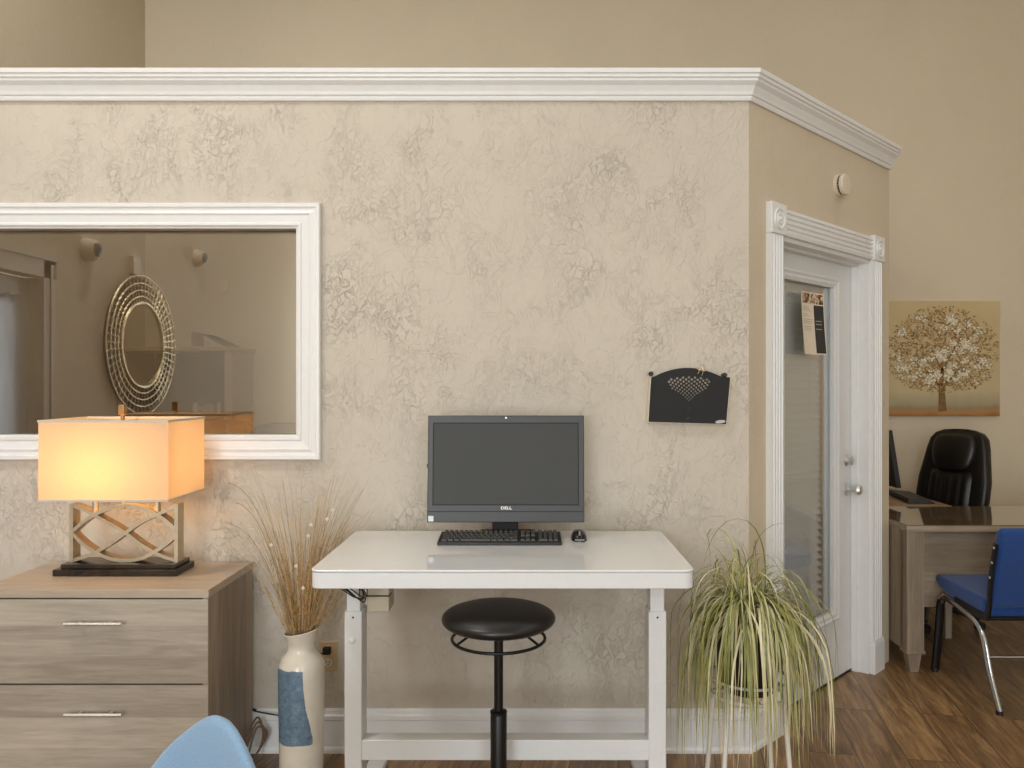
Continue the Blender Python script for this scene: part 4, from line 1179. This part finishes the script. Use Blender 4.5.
# ---------------------------------------------------------------- executive chairs
def make_exec(name, label, cat, loc, rz, mat, group=None, top=1.17):
    t = tag(empty(name, loc, rz), label, cat, group)
    # own frame: faces -y; back at +y
    z0 = 0.50
    def yb(z): return 0.20+(z-z0)*0.20
    m = MB(); rings = []
    rows = [(z0, 0.200), (z0+0.04, 0.215), (0.62, 0.232), (0.75, 0.242), (0.86, 0.240), (0.96, 0.222), (top-0.12, 0.205), (top-0.06, 0.188), (top-0.025, 0.16), (top-0.006, 0.11), (top, 0.05)]
    for z, hw in rows:
        e = 3.2; tk = 0.062 if z < top-0.03 else 0.045
        if z >= top-0.01: tk = 0.02
        rings.append([(p[0], p[1]+0.02*abs(p[0]/hw)**3*-1.4, p[2]) for p in m.ring(0, yb(z)+0.01, z, hw, tk, 36, e)])
    m.loft(rings, True)
    bk = m.build('backrest', mat, t, smooth=70)
    # channelled front pad
    m = MB(); nx, nz = 41, 18; vs = []; fs = []
    for j in range(nz+1):
        z = z0+0.03+(top-0.255-z0-0.03)*j/nz; hw = 0.150
        for i in range(nx+1):
            u = -1+2*i/nx; x = hw*u
            edge = (1-abs(u)**6)*(1-abs(2*j/nz-1)**8)
            y = yb(z)-0.050-0.020*edge-0.008*edge*abs(math.cos(u*math.pi*2.5))
            vs.append((x, y, z))
    for j in range(nz):
        for i in range(nx):
            a = j*(nx+1)+i; fs.append((a, a+1, a+nx+2, a+nx+1))
    m.add(vs, fs); m.build('lumbar_pad', mat, bk, smooth=50)
    m = MB(); zc_ = top-0.145
    rings = []
    for k in range(13):
        a = -math.pi/2+math.pi*k/12; z = zc_+0.115*math.sin(a); s_ = max(0.12, math.cos(a)**0.34)
        rings.append(m.ring(0, yb(z)-0.050, z, 0.158*s_*(0.93+0.07*math.sin(a)), 0.048*s_, 30, 2.8))
    m.loft(rings, True); m.build('headrest', mat, bk, smooth=60)
    m = MB(); rings = []
    for z, s_ in ((0.43, 0.9), (0.44, 0.97), (0.47, 1), (0.515, 0.98), (0.53, 0.9), (0.535, 0.5)):
        rings.append(m.ring(0, -0.04, z, 0.255*s_, 0.255*s_, 36, 3.2))
    m.loft(rings, True); m.build('seat', mat, t, smooth=60)
    for s_ in (-1, 1):
        MB().tube(smoothline([(0.265*s_, 0.20, 0.56), (0.30*s_, 0.12, 0.655), (0.30*s_, -0.02, 0.665), (0.30*s_, -0.16, 0.64), (0.27*s_, -0.15, 0.55), (0.24*s_, -0.05, 0.44)], 5), 0.018, 10).build('armrest', M_blackplastic, t, smooth=60)
    MB().lathe([(0.03, 0.10), (0.03, 0.30), (0.018, 0.30), (0.018, 0.435)], 20).build('column', M_blackmetal, t, smooth=40)
    for k in range(5):
        a = R(90+72*k); c_, s_ = math.cos(a), math.sin(a)
        lg = MB().tube([(0.02*c_, 0.02*s_, 0.11), (0.17*c_, 0.17*s_, 0.095), (0.30*c_, 0.30*s_, 0.07)], [0.025, 0.02, 0.014], 10).build('leg', M_blackplastic, t, smooth=60)
        MB().lathe([(0.027, -0.02), (0.027, 0.02)], 18, (0.30*c_, 0.30*s_, 0.0275), 'x').build('caster', M_blackplastic, lg, smooth=40)
    return t
make_exec('office_chair', 'black leather high-backed office chair behind the office desk', 'chair', (2.45, 4.90, 0), R(-64), M_leather, top=1.175)
make_exec('office_chair', 'brown leather chair behind the window, beside the open shelf unit', 'chair', (-1.93, 4.75, 0), R(8), M_brownleather, top=1.235)
make_exec('office_chair', 'grey chair behind the window near its lower right corner', 'chair', (-1.36, 4.35, 0), R(20), M_greyvinyl, top=1.235)

# ---------------------------------------------------------------- blue stacking chair (right edge)
bc_ = tag(empty('stacking_chair', (2.30, 3.75, 0)), 'royal blue upholstered chair with metal frame facing the office desk', 'chair')
sl, sr = 2.075, 2.545
m = MB(); m.prism([(3.62, 0.392), (3.90, 0.405), (4.03, 0.43), (4.06, 0.455), (4.06, 0.475), (4.04, 0.492), (3.62, 0.478)], 'x', sl, sr)
m.build('seat', M_blue, bc_, world=True, bevel=0.034, seg=5)
# backrest leans towards the viewer
m = MB()
bpts = [(3.585, 0.445), (3.63, 0.455), (3.60, 0.60), (3.545, 0.795), (3.53, 0.822), (3.50, 0.825), (3.49, 0.80), (3.535, 0.62)]
m.prism(bpts, 'x', sl+0.005, sr-0.005)
m.build('backrest', M_blue, bc_, world=True, bevel=0.016, seg=3)
for (x, s_) in ((sl-0.004, -1), (sr+0.004, 1)):
    MB().tube(smoothline([(x+0.018*s_, 4.02, 0.012), (x+0.006*s_, 4.01, 0.18), (x, 4.0, 0.34), (x, 3.99, 0.37)], 5), 0.0135, 12, flat=(1.0, 1.6)).build('leg', M_blackmetal, bc_, world=True, smooth=60)
    fo = MB().tube(smoothline([(x, 3.995, 0.365), (x, 3.97, 0.392), (x, 3.92, 0.396), (x, 3.80, 0.380), (x, 3.68, 0.355), (x, 3.62, 0.30), (x, 3.565, 0.15), (x, 3.495, 0.012)], 6), 0.0125, 12, flat=(1.0, 1.35)).build('leg', M_chrome, bc_, world=True, smooth=60)
    for gx_, gy_ in ((x+0.018*s_, 4.02), (x, 3.495)):
        MB().tube([(gx_, gy_, 0.0), (gx_, gy_, 0.02)], 0.015, 10).build('glide', M_blackplastic, fo, world=True)
    br = MB().tube(smoothline([(x, 3.86, 0.408), (x, 3.70, 0.400), (x, 3.60, 0.405), (x, 3.575, 0.45), (x-0.004, 3.555, 0.58), (x-0.004, 3.515, 0.75)], 6), 0.013, 8, flat=(0.55, 1.5)).build('back_bracket', M_blackmetal, bc_, world=True, smooth=60)
    for z, y in ((0.735, 3.518), (0.665, 3.534), (0.595, 3.550)):
        MB().lathe([(0.0065, x+s_*0.006), (0.0065, x+s_*0.013), (0.001, x+s_*0.014)], 12, (0, y, z), 'x').build('screw', M_steel, br, world=True)
MB().tube([(sl, 3.585, 0.225), (sr, 3.585, 0.225)], 0.009, 10).build('stretcher', M_chrome, bc_, world=True)
MB().tube([(sl, 3.60, 0.395), (sr, 3.60, 0.395)], 0.009, 10).build('back_rail', M_blackmetal, bc_, world=True)

# ================================================================ TREE PAINTING
pxa, pxb, pza, pzb = PX(883, YB), PX(997, YB), PZ(415.8, YB), PZ(301.6, YB)
pt = tag(empty('canvas_painting', ((pxa+pxb)/2, YB, pza)), 'square canvas painting of a blossoming tree on golden ground above the office desk', 'painting')
YC = YB-0.035
mm, nt, b = new_mat('painted_golden_ground')
sp = N(nt, 'ShaderNodeSeparateXYZ'); tc = N(nt, 'ShaderNodeTexCoord'); nt.links.new(tc.outputs['Generated'], sp.inputs[0])
zz_ = math_(nt, 'ADD', sp.outputs[2], math_(nt, 'MULTIPLY', math_(nt, 'SUBTRACT', noise(nt, coords(nt), 14, 4), 0.5), 0.06))
r = ramp(nt, zz_, [(0.0, lin((140, 92, 44))), (0.035, lin((182, 122, 58))), (0.065, lin((150, 128, 92))), (0.10, lin((166, 156, 128))), (0.22, lin((204, 186, 144))), (1.0, lin((208, 186, 140)))])
c2 = mixc(nt, math_(nt, 'MULTIPLY', noise(nt, coords(nt), 6, 4), 0.35), r.outputs[0], lin((190, 162, 112)))
nt.links.new(c2, b.inputs['Base Color']); b.inputs['Roughness'].default_value = 0.7
MB().box(pxa, pxb, YC, YB-0.001, pza, pzb).build('canvas', mm, pt, world=True, bevel=0.002)
side = pxb-pxa; tcx = PX(940, YB); tb = pza+side*0.045
rnd = random.Random(9)
def U(u, v): return (tcx+u*side, pza+v*side)
m = MB()
yP = YC-0.0012
def dab(m, x, z, r_, mi, k):
    n_ = 5; a0 = rnd.uniform(0, 6); yy = yP-0.0000015*k
    if x-r_ < pxa+0.004 or x+r_ > pxb-0.004 or z+r_ > pzb-0.004: return
    vs = []
    for i in range(n_):
        a = a0+2*math.pi*i/n_; q = r_*rnd.uniform(0.6, 1.1)
        vs.append((x+q*math.cos(a), yy, z+q*math.sin(a)*0.85))
    m.add(vs, [tuple(range(n_))], mi)
# trunk and branches
def limb(p, q, w0, w1):
    a = Vector(U(*p)); b2 = Vector(U(*q)); t_ = (b2-a).normalized(); nn = Vector((-t_.y, t_.x))
    m.add([(a.x+nn.x*w0, yP, a.y+nn.y*w0), (a.x-nn.x*w0, yP, a.y-nn.y*w0), (b2.x-nn.x*w1, yP, b2.y-nn.y*w1), (b2.x+nn.x*w1, yP, b2.y+nn.y*w1)], [(0, 1, 2, 3)], 0)
limb((0, 0.04), (-0.01, 0.28), 0.030, 0.020); limb((-0.01, 0.26), (0.0, 0.52), 0.019, 0.006)
limb((-0.01, 0.24), (-0.16, 0.42), 0.013, 0.004); limb((0, 0.25), (0.17, 0.44), 0.013, 0.004); limb((0, 0.38), (-0.10, 0.60), 0.009, 0.003); limb((0, 0.40), (0.12, 0.62), 0.009, 0.003)
kk = 0
for k in range(4800):
    a = rnd.uniform(0, 6.283); q = math.sqrt(rnd.random())
    u = 0.50*q*math.cos(a); v = 0.56+0.40*q*math.sin(a)
    if v < 0.20+abs(u)*0.12 or rnd.random() < (q**5)*0.75: continue
    if math.sin(u*31)*math.sin(v*29+1) > 0.75: continue
    x, z = U(u, v); kk += 1
    dab(m, x, z, rnd.uniform(0.003, 0.0095), rnd.choice((0, 1, 1, 2, 2)), kk)
cl = [(rnd.uniform(-0.42, 0.42), rnd.uniform(0.28, 0.88)) for _ in range(42)]
for k in range(1000):
    c_ = rnd.choice(cl); u, v = c_[0]+rnd.gauss(0, 0.022), c_[1]+rnd.gauss(0, 0.018)
    if (u/0.47)**2+((v-0.57)/0.38)**2 > 1: continue
    x, z = U(u, v); kk += 1
    dab(m, x, z, rnd.uniform(0.004, 0.011), 3 if rnd.random() < 0.75 else 4, kk)
o = m.build('painted_tree', [plain('paint_dark_brown', (126, 94, 56), 0.7, var=0.25), plain('paint_brown', (156, 120, 74), 0.7, var=0.2), plain('paint_ochre', (178, 140, 84), 0.7, var=0.2), plain('paint_white', (236, 228, 206), 0.7, var=0.04), plain('paint_cream', (216, 200, 164), 0.7, var=0.06)], pt, world=True)

# ================================================================ BACK ROOM BEHIND THE WINDOW
hx1_, hx0_, hy0 = PX(232.5, 5.3), XL+0.01, 5.3
hz = PZ(347, 5.3)
bcw = plain('taupe_wood', (186, 166, 138), 0.5, var=0.08)
hu = tag(empty('shelf_unit', ((hx0_+hx1_)/2, hy0+0.19, 0)), 'open taupe shelf unit behind the window against the back wall', 'shelf')
MB().box(hx0_, hx1_+0.02, hy0-0.015, YB-0.001, hz-0.028, hz).build('top_board', bcw, hu, world=True, bevel=0.002)
for x_ in (hx0_, hx1_-0.054):
    MB().box(x_, x_+0.054, hy0, YB-0.001, 0, hz-0.028).build('side_panel', bcw, hu, world=True)
sz1 = PZ(413.5, 5.35)
for z in (sz1-0.025, 0.80, 0.40, 0.04):
    MB().box(hx0_+0.05, hx1_-0.058, hy0+0.005, YB-0.001, z, z+0.025).build('shelf', bcw, hu, world=True)
MB().box(hx0_+0.05, hx1_-0.058, YB-0.012, YB-0.002, 0.07, hz-0.028).build('back_board', plain('dark_taupe', (44, 40, 36), 0.6), hu, world=True)
# small things on the shelf
ys = 5.36
x = PX(196, ys)
j = tag(empty('glass_jar', (x, ys, sz1)), 'narrow pale jar on the shelf unit behind the window', 'jar')
MB().lathe([(0.020, 0), (0.022, 0.004), (0.022, 0.055), (0.014, 0.065), (0.014, 0.075)], 20).build('jar_body', plain('pale_glaze', (200, 196, 186), 0.3), j, smooth=40)
x = PX(209, ys)
j = tag(empty('glass_box', (x, ys, sz1)), 'wide grey jar with gold lid on the shelf behind the window', 'jar')
MB().box(-0.05, 0.05, -0.04, 0.04, 0, 0.055).build('jar_body', plain('grey_green_glass', (140, 142, 130), 0.2), j, bevel=0.008, seg=3)
MB().lathe([(0.042, 0.055), (0.044, 0.062), (0.030, 0.074), (0.001, 0.078)], 20).build('lid', M_brass, j, smooth=40)
x = PX(220.5, 5.36)
tag(MB().lathe([(0.013, 0), (0.013, 0.072), (0.002, 0.076)], 16).build('candle', plain('ivory_wax', (214, 204, 180), 0.5), None, smooth=40, loc=(x-0.01, 5.36, sz1)), 'slim ivory candle at the right end of the shelf behind the window', 'candle')
# document holder lying on top of the unit
tx0, tx1 = PX(190.5, 5.35), PX(237, 5.35)
th_ = tag(empty('document_holder', ((tx0+tx1)/2, 5.45, hz)), 'white document holder lying on its side on top of the shelf unit', 'document holder')
h1 = PZ(330.5, 5.35)-hz
m = MB().prism([(tx0, hz), (tx0, hz+h1), (tx0+0.005, hz+h1), (tx1, hz+h1*0.52), (tx1, hz+h1*0.52-0.004), (tx0+0.005, hz+h1-0.006), (tx0+0.005, hz+0.005), (tx1, hz+0.003), (tx1, hz)], 'y', 5.345, 5.56)
m.build('tray', M_standwhite, th_, world=True)
tag(MB().prism([(tx0+0.07, hz+h1*0.78), (tx0+0.09, hz+h1*0.80), (tx1-0.05, hz+0.014), (tx1-0.05, hz+0.0055), (tx1-0.09, hz+0.0055)], 'y', 5.36, 5.54).build('binder', plain('slate_cover', (62, 66, 74), 0.5)), 'slate-coloured binder leaning inside the white document holder', 'binder')
MB().box(PX(222, YB), PX(228.5, YB), YB-0.022, YB-0.001, PZ(292, YB), PZ(281, YB)).build('thermostat', M_ivory, None, bevel=0.003)
tag(bpy.data.objects['thermostat'], 'small ivory thermostat on the back wall seen through the window', 'thermostat')

# ---------------------------------------------------------------- on the left wall of the front room (seen mirrored in the pane)
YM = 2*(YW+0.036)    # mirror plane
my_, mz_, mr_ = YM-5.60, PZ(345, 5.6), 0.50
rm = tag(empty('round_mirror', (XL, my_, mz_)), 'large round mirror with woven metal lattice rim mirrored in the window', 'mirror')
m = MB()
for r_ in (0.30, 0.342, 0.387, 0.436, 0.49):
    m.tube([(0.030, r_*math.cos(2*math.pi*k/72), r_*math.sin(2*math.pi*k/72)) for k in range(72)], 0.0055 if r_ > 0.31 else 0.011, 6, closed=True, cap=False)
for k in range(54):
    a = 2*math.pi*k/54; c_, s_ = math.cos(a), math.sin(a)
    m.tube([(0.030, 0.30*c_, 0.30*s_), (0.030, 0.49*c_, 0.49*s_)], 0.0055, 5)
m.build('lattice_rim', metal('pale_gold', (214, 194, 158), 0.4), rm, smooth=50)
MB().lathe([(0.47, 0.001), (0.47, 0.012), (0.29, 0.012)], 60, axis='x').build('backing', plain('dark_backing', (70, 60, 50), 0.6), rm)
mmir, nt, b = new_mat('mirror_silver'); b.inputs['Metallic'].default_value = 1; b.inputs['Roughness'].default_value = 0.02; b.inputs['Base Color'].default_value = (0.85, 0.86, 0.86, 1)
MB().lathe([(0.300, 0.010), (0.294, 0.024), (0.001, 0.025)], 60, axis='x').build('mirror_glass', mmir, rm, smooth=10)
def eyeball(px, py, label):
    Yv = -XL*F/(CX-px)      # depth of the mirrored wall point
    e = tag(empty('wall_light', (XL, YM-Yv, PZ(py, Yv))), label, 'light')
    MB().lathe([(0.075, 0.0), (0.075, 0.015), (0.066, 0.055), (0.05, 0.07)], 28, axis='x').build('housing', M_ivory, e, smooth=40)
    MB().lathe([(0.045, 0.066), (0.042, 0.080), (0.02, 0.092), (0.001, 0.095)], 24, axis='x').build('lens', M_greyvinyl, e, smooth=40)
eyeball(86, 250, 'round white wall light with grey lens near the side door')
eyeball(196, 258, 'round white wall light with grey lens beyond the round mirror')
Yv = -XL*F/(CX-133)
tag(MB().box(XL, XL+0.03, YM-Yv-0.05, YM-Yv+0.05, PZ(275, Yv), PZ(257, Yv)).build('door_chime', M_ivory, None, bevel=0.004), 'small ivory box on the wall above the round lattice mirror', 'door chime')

# housings above (outside the picture) for the added ceiling fill lights
for _x, _y, _p in FILL_PANELS:
    _where = {-2.1: 'nearest the lamp and chest, before the partition', 2.6: 'before the door wall on the right', -1.4: 'over the room behind the window', 2.4: 'above the office desk'}[_x]
    cl_ = tag(empty('ceiling_fill_panel', (_x, _y, CEIL)), 'added square white ceiling fill panel ' + _where, 'light', 'added ceiling fill panels')
    boxring(MB(), _x-0.33, _x+0.33, _y-0.33, _y+0.33, CEIL-0.04, CEIL, 0.03).build('frame', M_white, cl_, world=True)
